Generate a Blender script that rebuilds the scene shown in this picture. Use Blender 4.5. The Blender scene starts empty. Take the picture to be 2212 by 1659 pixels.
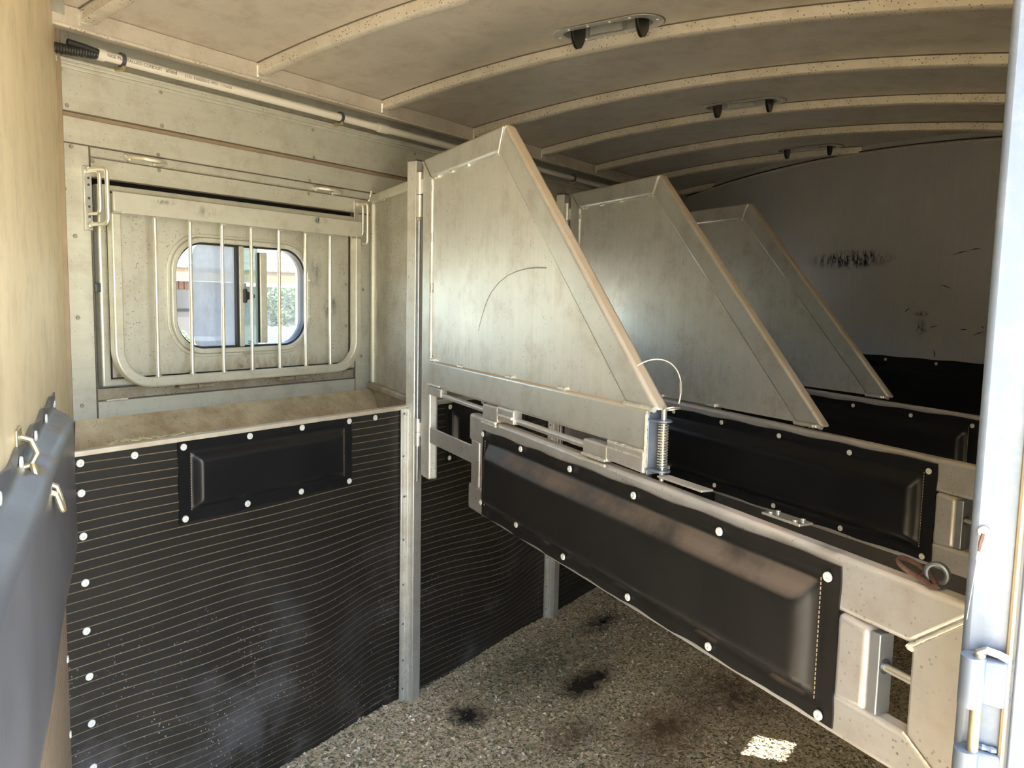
import bpy, math, random
import numpy as np
from math import sin, cos, pi, radians, sqrt, atan2
from mathutils import Vector, Matrix
random.seed(7)
rng = np.random.default_rng(11)
SC = bpy.context.scene
COL = SC.collection

# ------------------------------------------------------------------ camera
YAW, PITCH, ROLL, F = radians(34.75), radians(5.89), radians(-1.17), 1760.0
fw = Vector((cos(PITCH)*cos(YAW), cos(PITCH)*sin(YAW), -sin(PITCH)))
rt = Vector((sin(YAW), -cos(YAW), 0)); dn_ = fw.cross(rt)
r2 = rt*cos(ROLL) + dn_*sin(ROLL); d2 = -rt*sin(ROLL) + dn_*cos(ROLL)
cd = bpy.data.cameras.new('camera'); cam = bpy.data.objects.new('camera', cd); COL.objects.link(cam)
cd.sensor_width = 36.0; cd.lens = 36.0*F/2212.0; cd.clip_start = 0.01; cd.clip_end = 500
m = Matrix(((r2.x, -d2.x, -fw.x, 0), (r2.y, -d2.y, -fw.y, 0), (r2.z, -d2.z, -fw.z, 1.5), (0, 0, 0, 1)))
cam.matrix_world = m
SC.camera = cam

# ------------------------------------------------------------------ world, sun, exposure
W = bpy.data.worlds.new('world'); SC.world = W; W.use_nodes = True
wn = W.node_tree.nodes; wl = W.node_tree.links
sky = wn.new('ShaderNodeTexSky'); sky.sky_type = 'NISHITA'; sky.sun_disc = False
sky.sun_elevation = radians(60); sky.sun_rotation = radians(180); sky.air_density = 1.0; sky.dust_density = 1.0
wn['Background'].inputs['Strength'].default_value = 0.30
wl.new(sky.outputs[0], wn['Background'].inputs['Color'])
sd = bpy.data.lights.new('sun', 'SUN'); sun = bpy.data.objects.new('sun', sd); COL.objects.link(sun)
sd.energy = 6.0; sd.angle = radians(0.6); sd.color = (1.0, 0.945, 0.84)
sun_dir = Vector((-0.22, 0.79, -1.45)).normalized()
sun.rotation_euler = sun_dir.to_track_quat('-Z', 'Y').to_euler()
sun.location = (3, -6, 8)
SC.view_settings.view_transform = 'Standard'; SC.view_settings.look = 'None'
SC.view_settings.gamma = 1.0; SC.view_settings.use_curve_mapping = False
SC.view_settings.exposure = 3.05

# ------------------------------------------------------------------ node helpers
def newmat(name):
    mt = bpy.data.materials.new(name); mt.use_nodes = True
    nt = mt.node_tree; b = nt.nodes['Principled BSDF']
    return mt, nt, b
def N(nt, t, **k):
    n = nt.nodes.new(t)
    for a, v in k.items():
        if a in ('scale', 'detail', 'rough', 'dist'):
            n.inputs[{'scale': 'Scale', 'detail': 'Detail', 'rough': 'Roughness', 'dist': 'Distortion'}[a]].default_value = v
        else: setattr(n, a, v)
    return n
def coords(nt, sc=(1, 1, 1), kind='Object', rot=(0, 0, 0)):
    tc = N(nt, 'ShaderNodeTexCoord'); mp = N(nt, 'ShaderNodeMapping')
    mp.inputs['Scale'].default_value = sc; mp.inputs['Rotation'].default_value = rot
    nt.links.new(tc.outputs[kind], mp.inputs[0]); return mp.outputs[0]
def noise(nt, vec, scale, detail=3, rough=.55):
    n = N(nt, 'ShaderNodeTexNoise', scale=scale, detail=detail, rough=rough); nt.links.new(vec, n.inputs['Vector']); return n.outputs['Fac']
def ramp(nt, fac, stops, interp='LINEAR'):
    r = N(nt, 'ShaderNodeValToRGB'); cr = r.color_ramp; cr.interpolation = interp
    while len(cr.elements) < len(stops): cr.elements.new(.5)
    for e, (p, c) in zip(cr.elements, stops):
        e.position = p; e.color = (c, c, c, 1) if isinstance(c, (int, float)) else (*c, 1)
    nt.links.new(fac, r.inputs[0]); return r.outputs[0]
def mix(nt, fac, a, b, mode='MIX'):
    x = N(nt, 'ShaderNodeMix', data_type='RGBA', blend_type=mode)
    for s, v in ((0, fac), (6, a), (7, b)):
        if hasattr(v, 'is_output'): nt.links.new(v, x.inputs[s])
        elif s == 0: x.inputs[s].default_value = v
        else: x.inputs[s].default_value = (*v, 1)
    return x.outputs[2]
def mth(nt, op, a, b=0.5, clamp=False):
    x = N(nt, 'ShaderNodeMath', operation=op); x.use_clamp = clamp
    for s, v in ((0, a), (1, b)):
        if hasattr(v, 'is_output'): nt.links.new(v, x.inputs[s])
        else: x.inputs[s].default_value = v
    return x.outputs[0]
def bump(nt, b, h, strength=.3, dist=.002):
    n = N(nt, 'ShaderNodeBump'); n.inputs['Strength'].default_value = strength; n.inputs['Distance'].default_value = dist
    nt.links.new(h, n.inputs['Height']); nt.links.new(n.outputs[0], b.inputs['Normal'])
def upness(nt, lo=.35, hi=.85):
    g = N(nt, 'ShaderNodeNewGeometry'); s = N(nt, 'ShaderNodeSeparateXYZ'); nt.links.new(g.outputs['Normal'], s.inputs[0])
    mr = N(nt, 'ShaderNodeMapRange'); mr.inputs[1].default_value = lo; mr.inputs[2].default_value = hi
    nt.links.new(s.outputs[2], mr.inputs[0]); return mr.outputs[0]

def alu(name, col=(.58, .57, .52), rough=.42, metal=.75, streak='z', dirt=0.0, dirtcol=(.26, .17, .09), specks=0.0,
        dust=0.0, dustcol=(.42, .30, .18), smudges=(), kind='Object', speckcol=(.10, .06, .035)):
    mt, nt, b = newmat(name); L = nt.links
    sc = {'z': (38, 38, 1.2), 'x': (1.2, 38, 38), 'n': (6, 6, 6)}[streak]
    v = coords(nt, (1, 1, 1), kind); vs = coords(nt, sc, kind)
    st = noise(nt, vs, 2.2, 4, .6); bl = noise(nt, v, 3.5, 4, .6)
    c = mix(nt, ramp(nt, st, [(.3, 0), (.7, 1)]), tuple(x*.95 for x in col), tuple(min(1, x*1.04) for x in col))
    c = mix(nt, ramp(nt, bl, [(.35, 0.0), (.75, .5)]), c, tuple(x*.87 for x in col))
    if dirt:
        f = ramp(nt, noise(nt, v, 9, 6, .7), [(.5-.25*dirt, 0), (.80, min(1, .4+dirt*.6))])
        c = mix(nt, f, c, dirtcol)
    if specks:
        vo = N(nt, 'ShaderNodeTexVoronoi', scale=90); L.new(v, vo.inputs['Vector'])
        f = mth(nt, 'LESS_THAN', vo.outputs['Distance'], .20)
        f2 = ramp(nt, noise(nt, v, 14, 4, .7), [(.5-.2*specks, 0), (.7-.15*specks, 1)], 'LINEAR')
        c = mix(nt, mth(nt, 'MULTIPLY', f, mth(nt, 'MULTIPLY', f2, min(1, .4+specks))), c, speckcol)
    for (px, py, pz, rx, ry, rz, s, sccol, nsc) in smudges:
        tc = N(nt, 'ShaderNodeTexCoord'); mp = N(nt, 'ShaderNodeMapping', vector_type='TEXTURE')
        mp.inputs['Location'].default_value = (px, py, pz); mp.inputs['Scale'].default_value = (rx, ry, rz)
        L.new(tc.outputs['Object'], mp.inputs[0])
        g = N(nt, 'ShaderNodeTexGradient', gradient_type='SPHERICAL'); L.new(mp.outputs[0], g.inputs[0])
        nn = ramp(nt, noise(nt, coords(nt, (1, 1, .4)), nsc*1.6, 5, .75), [(.44, 0), (.66, 1)])
        c = mix(nt, mth(nt, 'MULTIPLY', mth(nt, 'MULTIPLY', g.outputs[1], nn), s, True), c, sccol)
    rr = ramp(nt, bl, [(.2, rough-.08), (.8, rough+.12)])
    if dust:
        d = mth(nt, 'MULTIPLY', upness(nt), ramp(nt, noise(nt, v, 7, 5, .65), [(.62-.45*dust, 0), (.72-.3*dust, 1)]))
        c = mix(nt, d, c, dustcol); rr = mix(nt, d, rr, (.95, .95, .95))
        L.new(mth(nt, 'MULTIPLY', mth(nt, 'SUBTRACT', 1.0, d), metal), b.inputs['Metallic'])
    else: b.inputs['Metallic'].default_value = metal
    L.new(c, b.inputs['Base Color']); L.new(rr, b.inputs['Roughness'])
    bump(nt, b, noise(nt, vs, 3.0, 3, .6), .06, .001)
    return mt

def plain(name, col, rough=.6, metal=0.0, var=.25, sc=12, bmp=0.0, trans=None, dust=0.0, dustcol=(.36, .27, .19)):
    mt, nt, b = newmat(name)
    v = coords(nt); n = noise(nt, v, sc, 4, .6)
    c = mix(nt, n, tuple(x*(1-var) for x in col), tuple(min(1, x*(1+var)) for x in col))
    if dust:
        d = mth(nt, 'MULTIPLY', upness(nt, .25, .85), ramp(nt, noise(nt, v, 5, 5, .65), [(.62-.4*dust, 0), (.8-.3*dust, 1)]))
        c = mix(nt, d, c, dustcol)
        nt.links.new(mix(nt, d, (rough,)*3, (.95,)*3), b.inputs['Roughness'])
    else: b.inputs['Roughness'].default_value = rough
    nt.links.new(c, b.inputs['Base Color']); b.inputs['Metallic'].default_value = metal
    if bmp: bump(nt, b, noise(nt, v, sc*6, 3), bmp, .001)
    return mt

M = {}
M['alu_wall'] = alu('aluminium_wall_sheet', (.66, .655, .56), .42, .5, 'x', dirt=.05, specks=.15, smudges=((2.29, 2.5, 1.50, .06, .3, .06, .7, (.12, .12, .12), 30),))
M['alu_window'] = alu('aluminium_window_sheet', (.64, .635, .55), .42, .5, 'z', dirt=.06, specks=.4, smudges=((2.30, 0, 1.455, .05, .1, .07, 1.6, (.10, .10, .10), 22), (2.23, 0, 1.60, .04, .1, .08, 1.1, (.14, .14, .13), 22), (1.42, 0, 1.35, .03, .1, .25, .8, (.35, .26, .15), 14), (1.9, 0, 1.245, .5, .1, .035, 1.2, (.34, .25, .15), 20)))
M['alu_plate'] = alu('aluminium_guard_plate', (.64, .635, .55), .42, .5, 'n', dirt=.05, smudges=((2.165, 0, 1.787, .05, .1, .016, 2.2, (.08, .08, .08), 22), (1.52, 0, 1.785, .05, .1, .010, 1.6, (.10, .10, .10), 30), (1.68, 0, 1.77, .07, .1, .025, 1.0, (.2, .2, .19), 22)))
M['alu_dirty'] = alu('aluminium_dirty_sheet', (.50, .48, .40), .55, .5, 'x', dirt=.85, specks=.6)
M['alu_trough'] = alu('aluminium_manger_inside', (.62, .54, .38), .7, .2, 'n', dirt=.9, dirtcol=(.24, .15, .06), specks=.4)
M['alu_left'] = alu('aluminium_left_wall', (.80, .67, .43), .42, .45, 'z', dirt=.12, smudges=((.7, .02, 1.5, .1, .1, .12, .35, (.3, .22, .1), 20),))  # cream base colour stands in for warm ground light reflected in the sheet
M['alu_div'] = alu('aluminium_divider_sheet', (.68, .67, .625), .43, .75, 'z', dirt=.02, specks=.15,
                   smudges=((1.05, 0, 1.24, .35, .3, .12, .35, (.25, .25, .26), 30), (.3, 0, 1.33, .25, .3, .08, .5, (.3, .22, .14), 40)))
M['alu_frame'] = alu('aluminium_divider_tube', (.60, .60, .57), .38, .75, 'n', dirt=.10, dust=.95, dustcol=(.44, .32, .19), specks=.15)
M['alu_lower'] = alu('aluminium_lower_frame', (.50, .49, .47), .40, .65, 'n', dirt=.15, dust=.55, dustcol=(.46, .40, .34), specks=.3)
M['alu_weld'] = plain('weld_bead_metal', (.72, .70, .62), .42, .8, .3, 60, .6)
M['alu_post'] = alu('aluminium_post', (.62, .62, .58), .42, .7, 'z', dirt=.12, specks=.25)
M['alu_roof'] = alu('aluminium_roof_sheet', (.62, .56, .47), .48, .35, 'n', dirt=.05, specks=.12)
M['alu_bow'] = alu('aluminium_roof_bow', (.70, .64, .53), .5, .35, 'n', dirt=.06, specks=.9, speckcol=(.16, .08, .03))
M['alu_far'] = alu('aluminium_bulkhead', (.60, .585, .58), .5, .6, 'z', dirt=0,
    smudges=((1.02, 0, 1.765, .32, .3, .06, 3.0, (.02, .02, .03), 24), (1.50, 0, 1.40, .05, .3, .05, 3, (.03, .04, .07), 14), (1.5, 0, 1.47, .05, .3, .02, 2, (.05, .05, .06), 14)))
M['jamb'] = alu('aluminium_door_jamb', (.16, .19, .24), .45, .6, 'z', dirt=.1, dirtcol=(.4, .4, .42))
M['steel'] = plain('bright_steel', (.72, .70, .64), .28, .9, .12, 20)
M['zinc'] = plain('zinc_plated_steel', (.55, .48, .30), .35, .85, .25, 30)
M['rivet'] = plain('rivet_metal', (.40, .37, .29), .4, .5, .1, 20)
M['rod'] = plain('aluminium_rod', (.74, .71, .60), .35, .75, .1, 20)
M['dark_steel'] = plain('dark_steel', (.13, .145, .16), .4, .8, .3, 30)
M['mid_steel'] = plain('darker_metal', (.30, .31, .33), .35, .7, .15, 20)
M['rust'] = plain('rusty_steel', (.10, .05, .035), .8, .25, .6, 60, .5)
M['rubber'] = plain('black_rubber', (.012, .012, .012), .42, 0, .3, 6, .15)
M['vinyl'] = plain('black_vinyl', (.008, .008, .009), .30, 0, .3, 9, .25)
M['vinyl_dusty'] = plain('dusty_black_vinyl', (.012, .011, .010), .36, 0, .4, 9, .3, dust=.6, dustcol=(.20, .15, .11))
for k_ in ('vinyl', 'vinyl_dusty'): M[k_].node_tree.nodes['Principled BSDF'].inputs['Specular IOR Level'].default_value = .26
M['vinyl_skylit'] = plain('grey_skylit_vinyl', (.085, .085, .09), .36, 0, .35, 7, .3, dust=.2)  # vinyl lightened to put the skylight on the left pad into its colour
M['button'] = plain('white_washer', (.50, .50, .47), .5, 0, .12, 60)
M['pvc'] = plain('white_pvc', (.70, .66, .56), .4, 0, .06, 5)
M['hose'] = plain('black_corrugated_hose', (.02, .02, .018), .4)
M['ink'] = plain('grey_ink', (.12, .10, .09), .7)
M['black'] = plain('black_gap', (.006, .006, .006), .9)
M['plastic'] = plain('black_plastic', (.02, .018, .015), .45)
M['rustline'] = plain('rusty_seam', (.32, .24, .16), .8, .2, .3, 20)
M['cornertrim'] = plain('corner_trim_grey', (.26, .20, .12), .6, .4, .2, 20)
M['joint'] = plain('dark_joint', (.12, .10, .075), .8)
M['thread'] = plain('tan_thread', (.32, .25, .16), .8)
M['ground'] = plain('outdoor_gravel', (.48, .42, .31), .9, 0, .15, 2)
M['hay'] = plain('hay_stem', (.42, .40, .20), .8)

def mat_rubber_wall():
    mt, nt, b = newmat('ribbed_rubber_mat'); L = nt.links
    at = N(nt, 'ShaderNodeAttribute', attribute_name='groove')
    v = coords(nt); vb = coords(nt, (1, 1, 1))
    base = mix(nt, noise(nt, v, 5, 5, .6), (.006, .006, .006), (.020, .018, .015))
    gy = ramp(nt, noise(nt, v, 3.0, 4, .6), [(.3, .6), (.6, 1)])
    c = mix(nt, mth(nt, 'MULTIPLY', at.outputs['Fac'], gy), base, (.14, .105, .065))
    # dried splashes of mud, kicked up and thickest near the floor
    tc = N(nt, 'ShaderNodeTexCoord'); s = N(nt, 'ShaderNodeSeparateXYZ'); L.new(tc.outputs['Object'], s.inputs[0])
    mr = N(nt, 'ShaderNodeMapRange'); mr.inputs[1].default_value = .75; mr.inputs[2].default_value = .1; L.new(s.outputs[2], mr.inputs[0])
    vo = N(nt, 'ShaderNodeTexVoronoi', scale=75); L.new(v, vo.inputs['Vector'])
    sp = mth(nt, 'MULTIPLY', mth(nt, 'LESS_THAN', vo.outputs['Distance'], .16), ramp(nt, noise(nt, v, 6, 4, .7), [(.45, 0), (.6, 1)]))
    c = mix(nt, mth(nt, 'MULTIPLY', sp, mr.outputs[0]), c, (.40, .38, .34))
    mus = mth(nt, 'MULTIPLY', ramp(nt, noise(nt, v, 2.2, 6, .75), [(.50, 0), (.72, 1)]), mth(nt, 'MULTIPLY', mr.outputs[0], .6))
    c = mix(nt, mus, c, (.14, .14, .145))  # grey dust and a painted highlight together, stronger towards the floor
    L.new(c, b.inputs['Base Color']); b.inputs['Roughness'].default_value = .45; b.inputs['Specular IOR Level'].default_value = .35
    bump(nt, b, noise(nt, v, 60, 3), .12, .001)
    return mt
M['mat'] = mat_rubber_wall()

def mat_bed(island):
    mt, nt, b = newmat('wood_shavings_flake' if island else 'wood_shavings_bed'); L = nt.links
    v = coords(nt, kind='Object')
    if island:
        g = N(nt, 'ShaderNodeNewGeometry'); f = g.outputs['Random Per Island']
    else:
        vo = N(nt, 'ShaderNodeTexVoronoi', scale=130); L.new(v, vo.inputs['Vector'])
        s = N(nt, 'ShaderNodeSeparateColor'); L.new(vo.outputs['Color'], s.inputs[0]); f = s.outputs[0]
    c = ramp(nt, f, [(0, (.12, .095, .055)), (.10, (.32, .25, .15)), (.20, (.10, .17, .08)), (.30, (.50, .40, .25)), (.50, (.64, .53, .35)), (.75, (.70, .60, .44)), (.92, (.78, .70, .56)), (1, (.85, .8, .7))])
    big = ramp(nt, noise(nt, v, 1.8, 4, .6), [(.3, .85), (.65, 1)])
    c = mix(nt, 1.0, c, big, 'MULTIPLY')
    # green hay dust and trodden dark brown patches, at their places on the floor
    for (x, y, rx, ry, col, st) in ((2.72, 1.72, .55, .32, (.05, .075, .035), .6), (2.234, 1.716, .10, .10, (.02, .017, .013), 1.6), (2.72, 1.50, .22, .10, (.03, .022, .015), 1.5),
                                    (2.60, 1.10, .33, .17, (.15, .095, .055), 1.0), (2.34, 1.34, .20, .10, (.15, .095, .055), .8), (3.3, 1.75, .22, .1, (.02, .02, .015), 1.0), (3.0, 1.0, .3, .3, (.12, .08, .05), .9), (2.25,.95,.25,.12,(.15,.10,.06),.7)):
        tc = N(nt, 'ShaderNodeTexCoord'); mp = N(nt, 'ShaderNodeMapping', vector_type='TEXTURE')
        mp.inputs['Location'].default_value = (x, y, 0); mp.inputs['Scale'].default_value = (rx, ry, .5); L.new(tc.outputs['Object'], mp.inputs[0])
        g = N(nt, 'ShaderNodeTexGradient', gradient_type='SPHERICAL'); L.new(mp.outputs[0], g.inputs[0])
        nn = ramp(nt, noise(nt, v, 18, 4, .7), [(.3, .3), (.6, 1)])
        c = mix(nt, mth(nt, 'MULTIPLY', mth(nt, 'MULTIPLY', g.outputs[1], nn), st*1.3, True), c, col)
    L.new(c, b.inputs['Base Color']); b.inputs['Roughness'].default_value = .9
    if not island: bump(nt, b, noise(nt, v, 90, 3), .6, .004)
    return mt
M['bed'] = mat_bed(False); M['flake'] = mat_bed(True)

def glass(name, tint, haze, alpha):
    mt, nt, b = newmat(name); L = nt.links
    out = nt.nodes['Material Output']; tr = N(nt, 'ShaderNodeBsdfTransparent'); tr.inputs[0].default_value = (*tint, 1)
    mx = N(nt, 'ShaderNodeMixShader'); v = coords(nt, (1, 1, .35))
    f = ramp(nt, noise(nt, v, 9, 6, .75), [(.3, alpha*.65), (.75, min(1, alpha*1.25))])
    L.new(f, mx.inputs[0]); L.new(tr.outputs[0], mx.inputs[1]); L.new(b.outputs[0], mx.inputs[2])
    b.inputs['Base Color'].default_value = (*haze, 1); b.inputs['Roughness'].default_value = .35
    b.inputs['Transmission Weight'].default_value = 0.0
    L.new(mx.outputs[0], out.inputs[0]); return mt
M['glass'] = glass('clear_window_glass', (.96, .97, .97), (.6, .6, .6), .05)
M['screen'] = glass('dusty_blue_insect_screen', (.62, .66, .70), (.62, .70, .80), .62)
M['glass_green'] = glass('greenish_window_glass', (.62, .72, .70), (.55, .62, .60), .35)
M['glass_haze'] = glass('hazy_window_glass', (.92, .94, .95), (.62, .64, .66), .28)

# ------------------------------------------------------------------ mesh builder
class MB:
    def __init__(s): s.v = []; s.f = []
    def add(s, vs, fs, X=None):
        o = len(s.v)
        s.v += [tuple(X @ Vector(p)) if X is not None else tuple(p) for p in vs]
        s.f += [tuple(i+o for i in f) for f in fs]; return s
    def box(s, a, b, X=None):
        x0, x1 = sorted((a[0], b[0])); y0, y1 = sorted((a[1], b[1])); z0, z1 = sorted((a[2], b[2]))
        vs = [(x0,y0,z0),(x1,y0,z0),(x1,y1,z0),(x0,y1,z0),(x0,y0,z1),(x1,y0,z1),(x1,y1,z1),(x0,y1,z1)]
        return s.add(vs, [(3,2,1,0),(4,5,6,7),(0,1,5,4),(1,2,6,5),(2,3,7,6),(3,0,4,7)], X)
    def prism(s, poly, y0, y1, X=None):          # poly in (x, z), extruded along y
        n = len(poly); area = sum(poly[i][0]*poly[(i+1)%n][1]-poly[(i+1)%n][0]*poly[i][1] for i in range(n))
        if area < 0: poly = poly[::-1]
        vs = [(p[0], y0, p[1]) for p in poly]+[(p[0], y1, p[1]) for p in poly]
        fs = [tuple(range(n)), tuple(range(2*n-1, n-1, -1))]+[(i, i+n, (i+1)%n+n, (i+1)%n) for i in range(n)]
        return s.add(vs, fs, X)
    def ring(s, outer, inner, y0, y1, X=None):   # two loops of equal count in (x, z)
        n = len(outer); vs = [(p[0], y0, p[1]) for p in outer]+[(p[0], y0, p[1]) for p in inner]+[(p[0], y1, p[1]) for p in outer]+[(p[0], y1, p[1]) for p in inner]
        fs = []
        for i in range(n):
            j = (i+1) % n
            fs += [(i, j, n+j, n+i), (2*n+i, 3*n+i, 3*n+j, 2*n+j), (i, 2*n+i, 2*n+j, j), (n+i, n+j, 3*n+j, 3*n+i)]
        return s.add(vs, fs, X)
    def tube(s, pts, r, seg=10, closed=False, X=None, rad=None, square=None):
        pts = [Vector(p) for p in pts]; n = len(pts); vs = []; fs = []
        up = None
        for i, p in enumerate(pts):
            a = pts[(i-1) % n] if (closed or i) else p; b = pts[(i+1) % n] if (closed or i < n-1) else p
            t = (b-a).normalized()
            if up is None: up = t.orthogonal().normalized() if square is None else Vector(square)
            up = (up - t*up.dot(t)).normalized(); sd_ = t.cross(up)
            rr = rad[i] if rad else r
            if square is not None:
                k = 1.0
                if 0 < i < n-1 or closed:
                    d = (pts[i]-a).normalized().dot((b-pts[i]).normalized()); k = 1/max(.5, sqrt((1+d)/2))
                for (cu, cs) in ((1,1),(-1,1),(-1,-1),(1,-1)): vs.append(p+up*rr*cu+sd_*rr*cs*k)
            else:
                for q in range(seg):
                    an = 2*pi*q/seg; vs.append(p+(up*cos(an)+sd_*sin(an))*rr)
        k = 4 if square is not None else seg
        m_ = n if closed else n-1
        for i in range(m_):
            for q in range(k):
                fs.append((i*k+q, i*k+(q+1)%k, ((i+1)%n)*k+(q+1)%k, ((i+1)%n)*k+q))
        if not closed: fs += [tuple(range(k))[::-1], tuple((n-1)*k+q for q in range(k))]
        return s.add(vs, fs, X)
    def cyl(s, a, b, r, seg=14, X=None): return s.tube([a, b], r, seg, X=X)
    def disc(s, c, r, ax, h, seg=16, X=None):     # domed washer with a small pit
        ax = Vector(ax).normalized(); u = ax.orthogonal().normalized(); w = ax.cross(u); vs = []; fs = []
        prof = [(r, 0), (r, h*.6), (r*.85, h), (r*.35, h), (r*.25, h*.4), (0.0001, h*.3)]
        for (rr, hh) in prof:
            for q in range(seg):
                an = 2*pi*q/seg; vs.append(Vector(c)+(u*cos(an)+w*sin(an))*rr+ax*hh)
        for i in range(len(prof)-1):
            for q in range(seg): fs.append((i*seg+q, i*seg+(q+1)%seg, (i+1)*seg+(q+1)%seg, (i+1)*seg+q))
        return s.add(vs, fs, X)
    def build(s, name, mat, parent=None, bevel=0, seg=2, loc=None, ang=35, kind=None, label=None):
        me = bpy.data.meshes.new(name); me.from_pydata([tuple(p) for p in s.v], [], s.f); me.validate()
        import bmesh
        bm = bmesh.new(); bm.from_mesh(me); bmesh.ops.recalc_face_normals(bm, faces=bm.faces); bm.to_mesh(me); bm.free()
        me.materials.append(M[mat] if isinstance(mat, str) else mat)
        me.polygons.foreach_set('use_smooth', [True]*len(me.polygons)); me.set_sharp_from_angle(angle=radians(ang))
        o = bpy.data.objects.new(name, me); COL.objects.link(o)
        if parent is not None: o.parent = parent
        if loc: o.location = loc
        if bevel:
            b = o.modifiers.new('bevel', 'BEVEL'); b.width = bevel; b.segments = seg; b.limit_method = 'ANGLE'; b.angle_limit = radians(40); b.harden_normals = False
        if kind: o['kind'] = kind
        if label: o['label'] = label
        return o
def tag(o, label=None, cat=None, group=None, kind=None):
    if label: o['label'] = label
    if cat: o['category'] = cat
    if group: o['group'] = group
    if kind: o['kind'] = kind
    return o
def empty(name, loc=(0, 0, 0), rz=0, **k):
    o = bpy.data.objects.new(name, None); COL.objects.link(o); o.location = loc; o.rotation_euler = (0, 0, rz); o.empty_display_size = .05
    return tag(o, **k)
def copy_tree(o, parent=None):
    kids = [c for c in bpy.data.objects if c.parent == o]
    c = o.copy(); COL.objects.link(c); c.parent = parent
    for k in kids: copy_tree(k, c)
    return c
def B(a, b, X=None): return MB().box(a, b, X)
def rrect(x0, x1, z0, z1, r, n=8):
    out = []
    for (cx, cz, a0) in ((x1-r, z1-r, 0), (x0+r, z1-r, 90), (x0+r, z0+r, 180), (x1-r, z0+r, 270)):
        for i in range(n+1):
            a = radians(a0+90*i/n); out.append((cx+r*cos(a), cz+r*sin(a)))
    return out
def bead(mb, a, b, r=.004, step=.0045, X=None):   # rippled weld seam
    a, b = Vector(a), Vector(b); n = max(3, int((b-a).length/step)); pts = []; rad = []
    for i in range(n+1):
        t = i/n; pts.append(a.lerp(b, t)+Vector((random.uniform(-1, 1), random.uniform(-1, 1), random.uniform(-1, 1)))*r*.12)
        rad.append(r*(1.0 if i % 2 else .82)*random.uniform(.9, 1.1))
    return mb.tube(pts, r, 7, X=X, rad=rad)

RZ = radians(240.5)                               # local +x runs from the hinge towards the camera side, local -y is the near face
DVX, DVY = -cos(radians(60.5)), -sin(radians(60.5))
DNX, DNY = sin(radians(60.5)), -cos(radians(60.5))
def frame(P): return Matrix.Translation(P) @ Matrix.Rotation(RZ, 4, 'Z')
zc = lambda y: 2.387-.0665*(y-1.27)**2            # underside of the arched roof
WY = 2.5                                          # inner face of the window wall

# ================================================================== STRUCTURE
floor = tag(B((-.4, -.06, -.12), (6.3, 2.7, -.022)).build('floor', 'rubber'), kind='structure')
# --- ceiling
VENTS = ((2.425, 1.335), (3.63, 1.31), (4.815, 1.345))
def ceiling():
    ys = sorted(set(np.round(np.linspace(-.12, 2.62, 40), 4)) | set(np.round(np.arange(1.12, 1.56, .01), 4))); xs = [-.45, 6.4]
    for vx, vy in VENTS: xs += list(np.arange(vx-.06, vx+.0601, .01))
    xs = sorted(xs); ny = len(ys); vs = [(x, y, zc(y)+dz) for dz in (0, .02) for x in xs for y in ys]; o = len(xs)*ny; fs = []
    def hole(x, y):
        for vx, vy in VENTS:
            if math.hypot(x-vx, max(0, abs(y-vy)-.112)) < .050: return True
        return False
    for i in range(len(xs)-1):
        for j in range(ny-1):
            if hole((xs[i]+xs[i+1])/2, (ys[j]+ys[j+1])/2): continue
            a, b_, c_, d_ = i*ny+j, i*ny+j+1, (i+1)*ny+j+1, (i+1)*ny+j
            fs += [(a, b_, c_, d_), (a+o, d_+o, c_+o, b_+o)]
    c = tag(MB().add(vs, fs).build('ceiling', 'alu_roof'), kind='structure')
    for k, bx in enumerate((1.27, 1.885, 2.498, 3.11, 3.70, 4.29, 4.88, 5.49)):
        mb = MB(); ys = np.linspace(-.08, 2.43, 40); n = len(ys); prof = [(0, .002), (0, -.034), (.005, -.038), (.040, -.038), (.045, -.034), (.045, .002)]
        vs = [(bx+dx, y, zc(y)+dz) for y in ys for dx, dz in prof]; p = len(prof)
        fs = [(i*p+q, i*p+q+1, (i+1)*p+q+1, (i+1)*p+q) for i in range(n-1) for q in range(p-1)]
        fs += [tuple(range(p)), tuple(range((n-1)*p, n*p))[::-1]]
        mb.add(vs, fs).build('roof_bow', 'alu_bow', c, ang=50)
        MB().tube([(bx-.0015, y, zc(y)-.001) for y in ys], .0028, 5).build('joint', 'joint', c)
        if k in (0, 1, 2, 3, 4, 5):
            w = MB()
            bead(w, (bx-.002, 2.405, 2.25), (bx-.002, 2.405, 2.29), .006, .006); bead(w, (bx, 2.404, 2.262), (bx+.045, 2.404, 2.262), .005, .006)
            w.build('weld_bead', 'alu_weld', c, kind='stuff')
    return c
ceil = ceiling()
rail = MB().box((1.10, 2.405, 2.243), (6.0, 2.462, 2.300))
rail = tag(rail.build('trim_1', 'alu_roof', bevel=.004), kind='structure')
B((1.10, 2.398, 2.236), (6.0, 2.41, 2.243)).build('rail_lip', 'alu_bow', rail)

# --- window wall
ww = empty('wall_window', (0, WY, 0), kind='structure')
def wp(name, x0, x1, z0, z1, y0=0.0, y1=.012, mat='alu_wall', bev=.0015):
    return B((x0, y0, z0), (x1, y1, z1)).build(name, mat, ww, bev)
XE = 6.1
wp('cove_back', 1.05, XE, 2.16, 2.40, .040, .055, 'alu_wall')
wp('cove_ledge', 1.10, XE, 2.160, 2.170, -.016, .05, 'alu_wall')
wp('cove_ledge_lip', 1.10, XE, 2.170, 2.178, -.016, -.012, 'alu_wall')
wp('cove_ledge_step', 1.10, XE, 2.150, 2.160, -.006, .05, 'alu_wall')
wp('top_panel', 1.10, XE, 2.0285, 2.150, -.002)
wp('seam', 1.10, XE, 2.012, 2.030, .004, .02, 'rustline')
wp('upper_panel', 1.10, XE, 1.938, 2.013, -.004)
wp('header_strip', 1.336, 2.53, 1.906, 1.936, .004, .018)
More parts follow.
